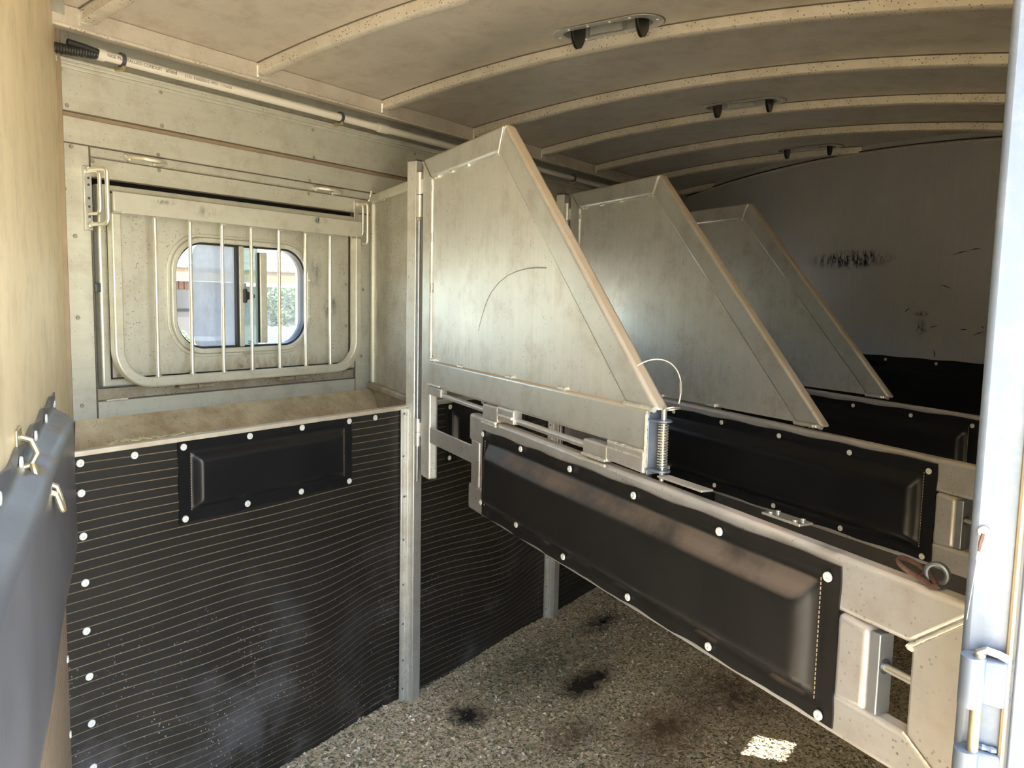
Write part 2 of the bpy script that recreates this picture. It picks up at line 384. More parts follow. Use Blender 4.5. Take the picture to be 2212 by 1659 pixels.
wp('header_panel', 1.336, 2.53, 1.846, 1.904, -.003)
wp('pillar_panel', 1.10, 1.333, 1.10, 1.936, -.001)
wp('pillar_panel', 2.434, 2.53, 1.10, 1.8465, 0)
wp('sill_panel', 1.333, 2.434, 1.160, 1.196, .004, .02, 'alu_dirty')
wp('sill_panel', 1.333, 2.434, 1.10, 1.158, -.004, .02, 'alu_wall')
wp('opening_back', 1.30, 1.347, 1.19, 1.86, .05, .06, 'black'); wp('opening_back', 1.30, 2.46, 1.8295, 1.86, .05, .06, 'black')  # black sheets painted in for the darkness of the gap
for k, x0 in enumerate((2.53, 3.52, 4.51)):       # the two stalls beyond, with unseen window openings added and sized for their light
    x1 = x0+.99 if k < 2 else XE
    a, b_, c_, d_ = x0+.30, x0+.66, 1.37, 1.60
    wp('side_panel', x0, a, 1.10, 1.936); wp('side_panel', b_, x1, 1.10, 1.936)
    wp('side_panel', a, b_, 1.10, c_); wp('side_panel', a, b_, d_, 1.936)
    B((a, .03, c_), (b_, .034, d_)).build('unseen_pane', 'glass_haze', ww)
HOLES = [(1.585, 2.185, 1.29, 1.695)]+[(x0+.30, x0+.66, 1.37, 1.60) for x0 in (2.53, 3.52, 4.51)]
xprev = 1.00
for (a, b_, c_, d_) in HOLES:  # outer sheets added out of sight to seal light leaks
    wp('sealing_skin', xprev, a, -.1, 2.42, .062, .075); wp('sealing_skin', a, b_, -.1, c_, .062, .075); wp('sealing_skin', a, b_, d_, 2.42, .062, .075); xprev = b_
wp('sealing_skin', xprev, XE, -.1, 2.42, .062, .075)
rv = [(1.254, 2.142), (1.271, 2.043), (1.572, 2.144), (1.574, 2.039), (2.209, 2.139), (2.214, 2.036), (1.245, 1.943), (1.279, 1.926), (1.341, 1.893), (1.558, 1.945),
      (1.56, 1.896), (2.192, 1.944), (2.186, 1.894), (1.282, 1.664), (1.282, 1.42), (1.285, 1.15), (2.80, 2.14), (2.80, 2.04), (2.48, 1.80), (2.48, 1.53), (2.47, 1.25), (2.39+.06, 1.845), (1.255, 1.80), (1.25, 1.30)]
r0 = None
for x, z in rv:
    if r0 is None: r0 = MB().disc((0, 0, 0), .0062, (0, -1, 0), .0035, 14).build('rivet', 'rivet', ww, loc=(x, -.004, z))
    else:
        q = r0.copy(); COL.objects.link(q); q.location = (x, -.004, z)
for (x0, x1, z0, z1) in ((1.10, 2.9, 2.1505, 2.1535), (1.10, 4, 2.0265, 2.0295), (1.10, 4, 1.9355, 1.9385), (1.336, 2.53, 1.9025, 1.906), (1.332, 1.3355, 1.10, 1.936), (2.4325, 2.4355, 1.10, 1.846), (1.336, 2.53, 1.8425, 1.846), (1.336, 2.434, 1.1565, 1.1605)):
    B((x0, -.0052, z0), (x1, .01, z1)).build('joint', 'joint', ww)
wd = MB(); bead(wd, (1.36, -.006, 1.159), (1.43, -.006, 1.160), .005); bead(wd, (2.515, -.004, 1.90), (2.53, -.004, 1.945), .007); wd.build('weld_bead', 'alu_weld', ww, kind='stuff')

# --- drop-down window door (part of the wall) with its sliding window
win = empty('window_1', (0, WY, 0), kind='structure')
D0, D1, E0, E1 = 1.349, 2.426, 1.203, 1.828
MB().ring([(D0,E0),(D1,E0),(D1,E1),(D0,E1)], [(D0+.028,E0+.02),(D1-.02,E0+.02),(D1-.02,E1-.018),(D0+.028,E1-.018)], -.012, .02).build('window_frame', 'alu_wall', win, .006, 3)
MB().ring([(D0+.03,E0+.022),(D1-.022,E0+.022),(D1-.022,E1-.02),(D0+.03,E1-.02)], [(D0+.036,E0+.026),(D1-.026,E0+.026),(D1-.026,E1-.024),(D0+.036,E1-.024)], -.004, .018).build('gasket', 'plastic', win)
# door sheet with a rounded hole
def sheet_hole(x0, x1, z0, z1, hole, y0, y1):
    n = len(hole); cx = sum(p[0] for p in hole)/n; cz = sum(p[1] for p in hole)/n; outer = []
    for (hx, hz) in hole:
        dx, dz = hx-cx, hz-cz; t = 1e9
        if abs(dx) > 1e-6: t = min(t, ((x1 if dx > 0 else x0)-cx)/dx)
        if abs(dz) > 1e-6: t = min(t, ((z1 if dz > 0 else z0)-cz)/dz)
        outer.append((cx+dx*t, cz+dz*t))
    for c in ((x0, z0), (x1, z0), (x1, z1), (x0, z1)):
        j = min(range(n), key=lambda i: (outer[i][0]-c[0])**2+(outer[i][1]-c[1])**2); outer[j] = c
    return MB().ring(outer, hole, y0, y1)
H = rrect(1.598, 2.170, 1.300, 1.683, .11, 10)
sheet_hole(D0+.03, D1-.022, E0+.02, E1-.02, H, 0, .012).build('window_panel', 'alu_window', win)
MB().ring(rrect(1.578, 2.196, 1.281, 1.703, .13, 10), rrect(1.590, 2.184, 1.292, 1.692, .122, 10), -.006, .002).build('outer_flange', 'alu_wall', win, .002)
MB().ring(rrect(1.590, 2.184, 1.292, 1.692, .122, 10), rrect(1.606, 2.168, 1.310, 1.675, .108, 10), -.016, .022).build('inner_flange', 'alu_wall', win, .003)
MB().ring(rrect(1.606, 2.168, 1.310, 1.675, .108, 10), rrect(1.613, 2.161, 1.317, 1.668, .102, 10), -.004, .03).build('gasket', 'plastic', win)
B((1.862, -.008, 1.312), (1.881, .016, 1.672)).build('mullion', 'alu_wall', win, .002)
B((1.853, -.003, 1.314), (1.862, .02, 1.670)).build('gasket', 'plastic', win)
B((1.952, .004, 1.322), (1.958, .02, 1.655)).build('sash_seal', 'black', win)
B((1.958, .0, 1.322), (1.990, .022, 1.655)).build('sash_bar', 'alu_wall', win, .004)
MB().prism(rrect(1.608, 1.80, 1.312, 1.673, .10, 8)[9:27]+[(1.70, 1.312), (1.70, 1.673)], .024, .027).build('window_pane', 'glass', win, label='clear pane on the left')
MB().prism([(1.705, 1.314), (1.69, 1.335), (1.681, 1.37), (1.681, 1.615), (1.69, 1.65), (1.712, 1.672), (1.854, 1.672), (1.854, 1.314)], .012, .015).build('insect_screen', 'screen', win, label='dusty bluish insect screen')
B((1.881, .008, 1.314), (1.953, .011, 1.672)).build('window_pane', 'glass_green', win, label='greenish tinted pane')
MB().prism([(1.99, 1.314)]+rrect(1.8, 2.166, 1.314, 1.672, .105, 8)[27:36]+rrect(1.8, 2.166, 1.314, 1.672, .105, 8)[0:9]+[(1.99, 1.672)], .016, .019).build('window_pane', 'glass_haze', win, label='hazy pane on the right')
MB().prism([(1.874, 1.470), (1.884, 1.470), (1.884, 1.480), (1.917, 1.488), (1.917, 1.500), (1.884, 1.512), (1.884, 1.520), (1.874, 1.520)], -.022, -.008).build('window_latch', 'plastic', win, .002)
t_ = MB()
for x in (1.905, 1.918): t_.tube([(x, .004, 1.322), (x+.008, .004, 1.322), (x+.008, .004, 1.33), (x, .004, 1.33)], .0016, 5)
t_.build('pane_mark', 'plastic', win)
s0 = None
for x, z in [(1.71, 1.682), (1.80, 1.683), (1.905, 1.683), (2.0, 1.683), (2.06, 1.683), (1.71, 1.301), (1.905, 1.301), (2.03, 1.301), (2.177, 1.56), (2.177, 1.49), (2.177, 1.42)]:
    if s0 is None: s0 = MB().disc((0, 0, 0), .0045, (0, -1, 0), .0025, 10).build('screw', 'steel', win, loc=(x, -.0165, z))
    else: q = s0.copy(); COL.objects.link(q); q.location = (x, -.0165, z)
B((1.862, -.018, 1.286), (1.915, -.014, 1.294)).build('drain_slot', 'steel', win)
for x, z in [(1.389, 1.604), (1.392, 1.40), (1.405, 1.235), (1.66, 1.232), (1.87, 1.24), (2.385, 1.55), (2.385, 1.38)]:
    q = r0.copy(); COL.objects.link(q); q.parent = win; q.location = (x, -.001, z)
for x0 in (1.592, 2.010):
    mb = MB().cyl((x0, -.045, 1.186), (x0+.062, -.045, 1.186), .008).cyl((x0+.066, -.045, 1.186), (x0+.125, -.045, 1.186), .008)
    mb.box((x0+.005, -.045, 1.180), (x0+.058, -.004, 1.184)).box((x0+.07, -.045, 1.188), (x0+.12, -.004, 1.192)).build('hinge', 'alu_dirty', win)
B((1.335, -.012, 1.498), (1.352, 0, 1.526)).build('striker', 'dark_steel', win, .002)

# --- left wall (slanted) beside the camera
PL = (.955, 1.985, 0)
wl_ = empty('wall_left', PL, RZ, kind='structure')
B((-.63, -.04, -.1), (2.45, 0, 2.36)).build('wall_sheet', 'alu_left', wl_)
B((-.595, 0, 0), (-.575, .012, 2.30)).build('corner_trim', 'cornertrim', wl_)
mbt = MB(); pts = []
for i in range(24):
    u = -.56+2.9*i/23; pts.append((u, .012, zc(PL[1]+DVY*u)-.012))
mbt.tube(pts, .018, square=(0, 1, 0)).build('roof_trim', 'alu_post', wl_, .004)

# --- far slanted bulkhead
PF = (5.4, 1.985, 0)
wf = empty('wall_far', PF, RZ, kind='structure')
def farpoly():
    us = np.linspace(-.62, 2.5, 30)
    return [(u, zc(PF[1]+DVY*u)+.0) for u in us]
fp = farpoly(); MB().prism([(2.5, -.1)]+fp[::-1]+[(-.62, -.1)], 0, .04).build('wall_sheet', 'alu_far', wf)
MB().tube([(u, -.005, z-.042) for u, z in fp], .005, 8).build('arched_trim', 'alu_bow', wf)
MB().tube([(u, -.004, z-.030) for u, z in fp], .0035, 8).build('arched_trim', 'plastic', wf)
sc_ = MB()
for a, b_ in [((1.655, 1.766), (1.738, 1.783)), ((1.742, 1.785), (1.80, 1.79)), ((1.40, 1.475), (1.432, 1.50)), ((1.555, 1.40), (1.60, 1.415)), ((1.725, 1.40), (1.765, 1.40)), ((1.795, 1.375), (1.85, 1.395)), ((1.59, 1.29), (1.60, 1.25)), ((1.84,1.41),(1.84,1.42)), ((1.6,1.62),(1.66,1.60))]:
    sc_.tube([(a[0], -.0005, a[1]), ((a[0]+b_[0])/2, -.001, (a[1]+b_[1])/2+.002), (b_[0], -.0005, b_[1])], .002, 5, rad=[.0006, .0022, .0006])
sc_.build('scuff_mark', 'black', wf)

# --- right wall with a small barred opening, and the door jamb
wr = empty('wall_right', (0, 0, 0), kind='structure')
hx0, hx1, hz0, hz1 = 2.83, 2.98, 1.28, 1.60
for a, b_ in (((1.06, -.05, -.1), (hx0, 0, 2.31)), ((hx1, -.05, -.1), (6.4, 0, 2.31)), ((hx0, -.05, -.1), (hx1, 0, hz0)), ((hx0, -.05, hz1), (hx1, 0, 2.31))):
    B(a, b_).build('wall_sheet', 'alu_wall', wr)
for i in range(4):
    x = hx0+(i+.8)*(hx1-hx0)/5; B((x, -.03, hz0), (x+.013, -.022, hz1)).build('window_bar', 'rod', wr)
B((-.45, -.12, 2.10), (1.06, 0, 2.33)).build('door_header', 'alu_wall', wr)
jb = tag(B((1.0, -.09, -.2), (1.055, .082, 2.31)).build('trim_2', 'jamb', bevel=.008, seg=3), kind='structure')
MB().tube([(.996, .036, -.1), (.996, .036, 2.3)], .0035, 8).build('bead_strip', 'cornertrim', jb)
B((.994, -.09, -.1), (1.0, .030, 2.3)).build('outer_strip', 'jamb', jb, .002)

# outside ground
g_ = tag(B((-40, -40, -.6), (60, 60, -.5)).build('outdoor_ground', 'ground'), kind='structure')

# ================================================================== THINGS
# --- dividers' hinge posts
def post():
    r = empty('divider_post', (0, 0, 0))
    B((-.043, -.045, 0), (.002, -.002, 1.977)).build('tube', 'alu_post', r, .004)
    B((-.072, -.012, 0), (-.043, -.004, 1.105)).build('flange', 'alu_post', r, .002)
    B((-.052, -.024, 0), (-.042, -.004, 1.105)).build('flange_rib', 'alu_post', r, .002)
    B((.0, -.012, 0), (.035, -.004, 1.105)).build('flange', 'alu_post', r, .002)
    B((-.041, -.043, 1.9772), (0, -.004, 1.9815)).build('cap', 'dark_steel', r, .001)
    MB().cyl((-.036, -.054, .84), (-.036, -.054, 1.93), .0065).build('hinge_rod', 'mid_steel', r)
    for a, b_ in ((1.86, 1.935), (1.782, 1.857), (1.0, 1.05), (1.052, 1.10)):
        MB().cyl((-.036, -.056, a-.03 if a < 1.2 else a), (-.036, -.056, b_-.03 if a < 1.2 else b_), .0125).build('hinge_barrel', 'alu_post', r)
    MB().disc((-.036, -.056, 1.782), .009, (0, 0, -1), .012, 8).build('hinge_bolt', 'zinc', r)
    s_ = None
    for i, z in enumerate((1.085, .93, .78, .62, .45, .30, .16, .05)):
        if s_ is None: s_ = MB().disc((0, 0, 0), .004, (0, -1, 0), .002, 10).build('screw', 'dark_steel', r, loc=(-.060, -.0125, z))
        else: q = s_.copy(); COL.objects.link(q); q.location = (-.060+random.uniform(-.004, .004), -.0125, z)
    return r
PP = [(2.227, 1.985, 0), (3.222, 1.985, 0), (4.215, 1.985, 0)]
plabels = ['square aluminium post at the end of the pale manger, holding the nearest divider',
           'aluminium post behind the nearest divider, carrying the middle divider',
           'hidden aluminium post carrying the farthest divider']
p0 = post()
for k, P in enumerate(PP):
    o = p0 if k == 0 else copy_tree(p0); o.location = (P[0], P[1], 0); tag(o, plabels[k], 'post', 'divider posts along the manger')

# --- short partitions between post and window wall, above the manger
def partition():
    r = empty('feed_partition', (0, 0, 0), RZ)
    B((-.590, .012, 1.13), (-.03, .018, 1.905)).build('panel', alu('aluminium_partition', (.58, .56, .49), .42, .65, 'z', dirt=.35, specks=.6), r)
    MB().prism([(-.590, 1.112), (-.36, .89), (-.06, .83), (-.06, 1.112)], .010, .016).build('lower_sheet', 'alu_dirty', r)
    B((-.592, 0, 1.890), (-.03, .03, 1.925)).build('top_rail', 'alu_wall', r, .006, 3)
    B((-.592, -.01, 1.112), (-.03, .03, 1.137)).build('bottom_rail', 'alu_dirty', r, .005, 2)
    B((-.592, 0, 1.137), (-.570, .03, 1.890)).build('corner_rail', 'alu_wall', r, .003)
    w = MB(); bead(w, (-.592, -.002, 1.89), (-.555, -.002, 1.893), .006); bead(w, (-.45, .008, 1.889), (-.41, .008, 1.889), .004)
    w.build('weld_bead', 'alu_weld', r, kind='stuff'); return r
f0 = partition()
fl = ['upright aluminium sheet between the window wall and the nearest post', 'upright aluminium sheet behind the middle divider post', 'upright aluminium sheet behind the farthest divider post']
for k, P in enumerate(PP):
    o = f0 if k == 0 else copy_tree(f0); o.location = (P[0]-.012, P[1]-.02, 0); tag(o, fl[k], 'partition', 'feed partitions above the manger')

# --- manger with its ribbed rubber front
mg = empty('manger', (0, 1.985, 0)); tag(mg, 'long aluminium feed manger fronted with black ribbed rubber matting', 'manger')
def bulge(x, z):
    zz = np.clip(1-z/.85, 0, 1)
    b = .050*np.exp(-((x-1.72)/.20)**2)*np.sin(np.pi*np.clip(z/.75, 0, 1))**1.2 + .035*np.exp(-((x-1.35)/.2)**2)*np.sin(np.pi*np.clip(z/.6, 0, 1))
    b += .055*np.exp(-((x-2.75)/.26)**2)*np.sin(np.pi*np.clip(z/.7, 0, 1)) - .012*np.exp(-((x-2.05)/.12)**2)*zz
    b += .05*np.exp(-((x-3.75)/.25)**2)*np.sin(np.pi*np.clip(z/.7, 0, 1))
    return b
def ribmat(x0, x1, z0, z1, nx, name, parent, bf, X=None):
    pitch = .0235; zs = []; dep = []; gv = []
    z = z1
    zs.append(z); dep.append(0); gv.append(0)
    k = 0; z = z1-.022
    while z > z0+.01:
        for dz, d, g in ((.0018, 0, 0), (.0013, .0012, 1), (-.0010, .0012, 1), (-.0015, 0, 0)):
            zs.append(z+dz); dep.append(d); gv.append(g)
        z -= pitch*(1.0 if k % 2 == 0 else 1.08); k += 1
    zs.append(z0); dep.append(0); gv.append(0)
    xs = np.linspace(x0, x1, nx); vs = []; g2 = []
    for zz, d, g in zip(zs, dep, gv):
        for x in xs:
            sag = .020*(bf(x, zz)/.05) if bf else 0
            vs.append((x, -(bf(x, zz) if bf else 0)+d, max(z0-.03, zz-sag*.9)+.002*sin(x*9+zz*11))); g2.append(g)
    n = len(zs); fs = [(i*nx+j, i*nx+j+1, (i+1)*nx+j+1, (i+1)*nx+j) for i in range(n-1) for j in range(nx-1)]
    mb = MB().add(vs, fs, X)
    o = mb.build(name, 'mat', parent, ang=22)
    at = o.data.attributes.new('groove', 'FLOAT', 'POINT'); at.data.foreach_set('value', g2)
    return o
SEGM = [(.958, 2.182), (2.232, 3.175), (3.227, 4.170), (4.22, 5.35)]
for a, b_ in SEGM: ribmat(a, b_, -.015, 1.100, 70, 'rubber_mat', mg, bulge)
B((.975, .012, -.01), (5.36, .022, 1.098)).build('front_sheet', 'alu_dirty', mg)
B((.958, -.008, 1.098), (5.36, .022, 1.112)).build('front_lip', alu('aluminium_manger_lip', (.60, .56, .46), .5, .5, 'x', dirt=.5), mg, .003)
tr = MB()
for (xa, xb) in ((.95, 5.4),):
    poly = [(.497, 1.108), (.26, .90), (.022, .82), (.022, .812), (.26, .892), (.497, 1.10)]
    n = len(poly); vs = [(.975+.5657*p[0], p[0], p[1]) for p in poly]+[(5.37+.5657*p[0], p[0], p[1]) for p in poly]
    tr.add(vs, [tuple(range(n)), tuple(range(2*n-1, n-1, -1))]+[(i, (i+1) % n, (i+1) % n+n, i+n) for i in range(n)])
tr.build('trough', 'alu_trough', mg)
hb = MB()
for i in range(46):
    x = random.gauss(1.20, .06); y = random.uniform(.015, .05); z = 1.113
    a = random.uniform(0, pi); l = random.uniform(.01, .03)
    hb.tube([(x, y, z), (x+cos(a)*l, y+sin(a)*l*.4, z+random.uniform(-.002, .006))], .0012, 4)
hb.build('hay_scraps', 'hay', mg, kind='stuff')
b0 = None
wash = [(1.012, 1.081), (1.152, 1.080), (1.012, 1.006), (1.013, .897), (1.014, .778), (1.013, .654), (1.016, .534), (1.017, .41), (1.017, .292), (1.018, .17), (2.031, 1.084), (2.30, 1.08), (2.62, 1.08), (2.95, 1.08), (3.32, 1.08), (3.8, 1.08)]
for x, z in wash:
    if b0 is None: b0 = MB().disc((0, 0, 0), .0098, (0, -1, 0), .003, 18).build('washer', 'button', mg, loc=(x, -.001, z))
    else: q = b0.copy(); COL.objects.link(q); q.location = (x, -.001-float(bulge(x, z)), z)

# --- padded panels: flange, raised middle, seams, buttons.  local plane (x, z), facing -y
def pad_mesh(u0, u1, z0, z1, fl_u, fl_z, rise, slope, nx=90, nz=34, wav=.003, seed=0, topslope=None):
    wav *= .65
    r_ = np.random.default_rng(seed); ph = r_.uniform(0, 6, 8)
    us = np.linspace(0, 1, nx); zs = np.linspace(0, 1, nz)
    # sample denser near the borders
    us = .5-.5*np.cos(np.pi*us); us = .55*us+.45*np.linspace(0, 1, nx); zs = .5-.5*np.cos(np.pi*zs); zs = .35*zs+.65*np.linspace(0, 1, nz)
    L, H_ = u1-u0, z1-z0; vs = []
    def sm(t): t = min(1, max(0, t)); return t*t*(3-2*t)
    for w in zs:
        for t in us:
            u = u0+t*L; z = z0+w*H_
            du = min(t*L, (1-t)*L)-fl_u; dzb = w*H_-fl_z; dzt = (1-w)*H_-fl_z
            h = min(sm(du/slope), sm(dzb/slope), sm(dzt/(topslope or slope)))
            puck = wav*(sin(u*38+ph[0])*.6+sin(u*71+ph[1])*.4)*(1-sm((min(t*L, (1-t)*L, w*H_, (1-w)*H_))/(fl_z*1.2)))
            seam = -.0035*math.exp(-((min(du, dzb, dzt))/.004)**2)
            edge = wav*.9*sin(u*29+ph[2])*(1 if w in (0, 1) or True else 0)*(abs(w-.5)*2)**6
            y = -(.004+h*rise*(1+.05*sin(u*9+ph[3])*sin(z*22+ph[4]))+puck+seam+abs(puck)*.6)
            vs.append((u+(wav*.7*sin(z*60+ph[5])*(abs(t-.5)*2)**10), y, z+edge))
    n = nx
    fs = [(i*n+j, i*n+j+1, (i+1)*n+j+1, (i+1)*n+j) for i in range(nz-1) for j in range(nx-1)]
    # border skirt to the backing
    o = len(vs); bd = [j for j in range(n)]+[i*n+n-1 for i in range(1, nz)]+[(nz-1)*n+j for j in range(n-2, -1, -1)]+[i*n for i in range(nz-2, 0, -1)]
    for k in bd: vs.append((vs[k][0], 0.0, vs[k][2]))
    m_ = len(bd); fs += [(bd[k], bd[(k+1) % m_], o+(k+1) % m_, o+k) for k in range(m_)]; fs.append(tuple(o+k for k in range(m_)))
    return MB().add(vs, fs)
def stitches(u0, u1, z0, z1, y, sides):
    mb = MB()
    def run(a, b):
        a, b = Vector(a), Vector(b); n = int((b-a).length/.0075)
        for i in range(n):
            p = a.lerp(b, (i+.15)/n); q = a.lerp(b, (i+.8)/n); mb.tube([p, q], .0008, 4)
    if 'l' in sides: run((u0, y, z0), (u0, y, z1))
    if 'r' in sides: run((u1, y, z0), (u1, y, z1))
    if 't' in sides: run((u0, y, z1), (u1, y, z1))
    if 'b' in sides: run((u0, y, z0), (u1, y, z0))
    return mb
def buttons(par, pts, y, r=.0079):
    f = None
    for (u, z) in pts:
        if f is None: f = MB().disc((0, 0, 0), r, (0, -1, 0), .004, 18).build('snap_button', 'button', par, loc=(u, y, z))
        else: q = f.copy(); COL.objects.link(q); q.parent = par; q.location = (u, y, z)

def wallpad(name, loc, rz, args, btn, label, mat, group=None, br=.0095, st='lr', **kw):
    u0, u1, z0, z1 = args
    r = empty(name, loc, rz); tag(r, label, 'pad', group)
    c = pad_mesh(u0, u1, z0, z1, .035, .030, kw.get('rise', .022), .028, seed=kw.get('seed', 1), wav=kw.get('wav', .003)).build('cushion', mat, r, ang=70)
    stitches(u0+.036, u1-.036, z0+.032, z1-.032, -.0045, st).build('stitching', 'thread', r, kind='stuff')
    buttons(r, btn, -.0065, br); return r
wallpad('manger_pad', (0, 1.982, 0), 0, (1.274, 1.915, .871, 1.098), [(1.287, 1.084), (1.503, 1.087), (1.699, 1.089), (1.900, 1.087), (1.288, .884), (1.492, .887), (1.694, .886), (1.900, .884)],
        'small black cushioned pad buttoned to the ribbed mat below the window', 'vinyl', 'manger pads')
o = wallpad('manger_pad', (0, 1.982, 0), 0, (2.412, 2.98, .868, 1.10), [(2.430, 1.084), (2.64, 1.085), (2.9, 1.085), (2.430, .884), (2.68, .884), (2.9, .884)],
        'black cushioned pad half hidden behind the nearest divider post', 'vinyl', 'manger pads', seed=2)

# left wall pad: faces +y, so it is turned about; built in a frame whose -y looks away from the wall
LP = wallpad('wall_pad', PL, RZ+pi, (-2.0, .0, .860, 1.262), [(-.10, 1.245), (-.33, 1.243), (-.56, 1.245), (-.80, 1.243), (-1.05, 1.246), (-1.3, 1.245), (-.06, .878), (-.4, .878), (-.8, .878), (-1.2, .878)],
             'large grey-black wall pad at the left edge with wavy top', 'vinyl_skylit', rise=.040, wav=.007, seed=4)
# left wall lower mat
lm = empty('wall_mat', PL, RZ+pi); tag(lm, 'brown-dusted ribbed rubber mat under the grey-black left wall pad', 'wall mat')
mm = ribmat(-2.2, .0, -.015, .90, 60, 'rubber_mat', lm, None); mm.location = (0, -.010, 0); mm.data.materials[0] = plain('dusty_brown_rubber', (.22, .16, .10), .8, 0, .3, 14)
buttons(lm, [(-.05, .80), (-.05, .62), (-.05, .43), (-.05, .25), (-.82, .84), (-.45, .5)], -.011, .009)
for c in [c for c in bpy.data.objects if c.parent == lm and c.name.startswith('snap')]: c.name = 'washer'

# far wall pad
wallpad('wall_pad', PF, RZ, (.25, 2.02, .87, 1.242), [(u, 1.223) for u in (.45, .72, 1.0, 1.31, 1.614, 1.9)]+[(u, .885) for u in (.45, .9, 1.3, 1.7)],
        'long black wall pad on the dark far bulkhead', 'vinyl', rise=.03, seed=6, br=.0085)

# --- stall dividers
T = .036
def lower_frame(r, left_u, first):
    zt, zb = 1.150, .855
    U1 = 2.200; ui = 2.100; ti = 1.045; bi = .918
    MB().prism([(left_u-.012, zt+.003), (U1, zt-.024), (ui, ti-.002), (left_u-.012, ti+.025)], 0, T).build('top_rail', 'alu_lower', r, .009, 3)
    MB().prism([(left_u-.015, zb), (U1, zb-.005), (ui, bi-.004), (left_u-.015, bi+.018)], 0, T).build('bottom_rail', 'alu_lower', r, .009, 3)
    MB().prism([(U1, zt-.024), (U1, zb-.005), (ui, bi-.004), (ui, ti-.002)], 0.0005, T-.0005).build('end_rail', 'alu_lower', r, .006, 3)
    MB().prism([(left_u, ti+.03), (left_u+.06, ti+.03), (left_u+.06, bi), (left_u, bi)], .002, T-.002).build('inner_rail', 'alu_lower', r, .005)
    B((left_u+.05, .020, bi), (1.99, .026, ti+.02)).build('backing_sheet', 'alu_lower', r)
    w = MB(); bead(w, (ui-.004, -.001, ti-.006), (U1, -.001, zt-.025), .0028, .004); bead(w, (ui-.002, -.001, bi), (U1, -.001, zb-.004), .0026, .004)
    bead(w, (ui+.0, T*.5, ti+.004), (ui, -.002, ti-.006), .006, .006)
    w.build('weld_bead', 'alu_weld', r, kind='stuff')
    p = pad_mesh(max(left_u+.1, .632), 1.978, .864, 1.117, .036, .030, .026, .030, seed=9, topslope=.05).build('pad', 'vinyl_dusty' if first else 'vinyl', r, ang=70)
    stitches(.668, 1.943, .893, 1.090, -.0045, 'lr').build('stitching', 'thread', p, kind='stuff')
    buttons(p, [(.657, 1.106), (.909, 1.106), (1.173, 1.104), (1.44, 1.101), (1.71, 1.097), (1.958, 1.094), (.649, .900), (.891, .895), (1.152, .884), (1.432, .880), (1.695, .878), (1.956, .874)], -.0065)
    lb = MB().prism([(1.976, 1.046), (2.034, 1.040), (2.034, .915), (1.976, .912)], -.004, T*.9).build('latch_box', 'alu_lower', r, .010, 4)
    B((2.034, .0, .918), (2.052, T*.8, 1.038)).build('box_side', 'mid_steel', lb, .002)  # end face of the box darkened by its material, as a shaded side
    MB().tube([(2.052, .012, .990), (2.054, .012, .990)], .011, 16).build('grommet', 'dark_steel', lb)
    MB().cyl((2.04, .012, .990), (2.11, .012, .988), .0062).build('latch_rod', 'steel', r)

def head(r, foot, first):
    # outer trapezoid: hinge side, top, sloping side
    z0 = 1.285 if first else 1.150
    A = (.085, 1.977); Bq = (.752, 1.977); Cq = foot
    wv = Vector((Cq[0]-Bq[0], Cq[1]-Bq[1])).normalized(); nrm = Vector((wv.y, -wv.x))
    if nrm.x > 0: nrm = -nrm
    off = .078; th = .072
    # inner line of the sloping member, cut at top inner height and at the foot height
    def on_line(z, d):
        p = Vector(Bq)+nrm*d; t = (z-p.y)/wv.y; return (p.x+wv.x*t, z)
    it = on_line(1.977-th, off); ib = on_line(z0, off); fb = on_line(z0, 0)
    MB().prism([A, Bq, it, (.168, 1.977-th)], 0, T).build('top_tube', 'alu_frame', r, .010, 4)
    MB().prism([Bq, fb, ib, it], .0005, T-.0005).build('sloping_tube', 'alu_frame', r, .010, 4)
    hp = MB().prism([A, (.168, 1.977-th), (.168, .865), (.085, .865)], .0002, T-.0002).build('hinge_tube', 'alu_post', r, .008, 3)
    MB().prism([(.160, 1.977-th+.005), (it[0]+.005, 1.977-th+.005), (ib[0]+.005, z0), (.160, z0)], .010, .016).build('head_panel', 'alu_div', r)
    w = MB()
    bead(w, (Bq[0]-.006, -.0012, Bq[1]-.006), (it[0], -.001, it[1]), .0028, .004)
    bead(w, (.088, -.001, 1.970), (.168, -.001, 1.977-th), .0035, .004)
    for (a, b_) in ((.19, .23), (.33, .355), (.47, .49), (.68, .705)): bead(w, (a, .007, 1.977-th-.001), (b_, .007, 1.977-th-.001), .006, .005)
    for (a, b_) in ((1.88, 1.86), (1.72, 1.69), (1.55, 1.52), (1.32, 1.30)): bead(w, (.170, .006, a), (.170, .006, b_), .005, .005)
    for (a, b_) in ((.17, .21), (.42, .46), (.78, .82), (1.08, 1.12)):
        if b_ < ib[0]: bead(w, (a, .006, z0+.003), (b_, .006, z0+.003), .006, .005)
    if first: bead(w, (ib[0], -.001, 1.287), (fb[0]-.008, -.001, 1.287), .006, .005)
    else: bead(w, (ib[0], -.001, 1.150), (fb[0]-.005, -.001, 1.150), .007, .005)
    w.build('weld_bead', 'alu_weld', r, kind='stuff')
    B((.05, .0, 1.862), (.088, .010, 1.912)).build('hinge_leaf', 'alu_weld', r, .003); B((.05, .0, 1.005), (.088, .010, 1.055)).build('hinge_leaf', 'alu_weld', r, .003)
    return fb, ib

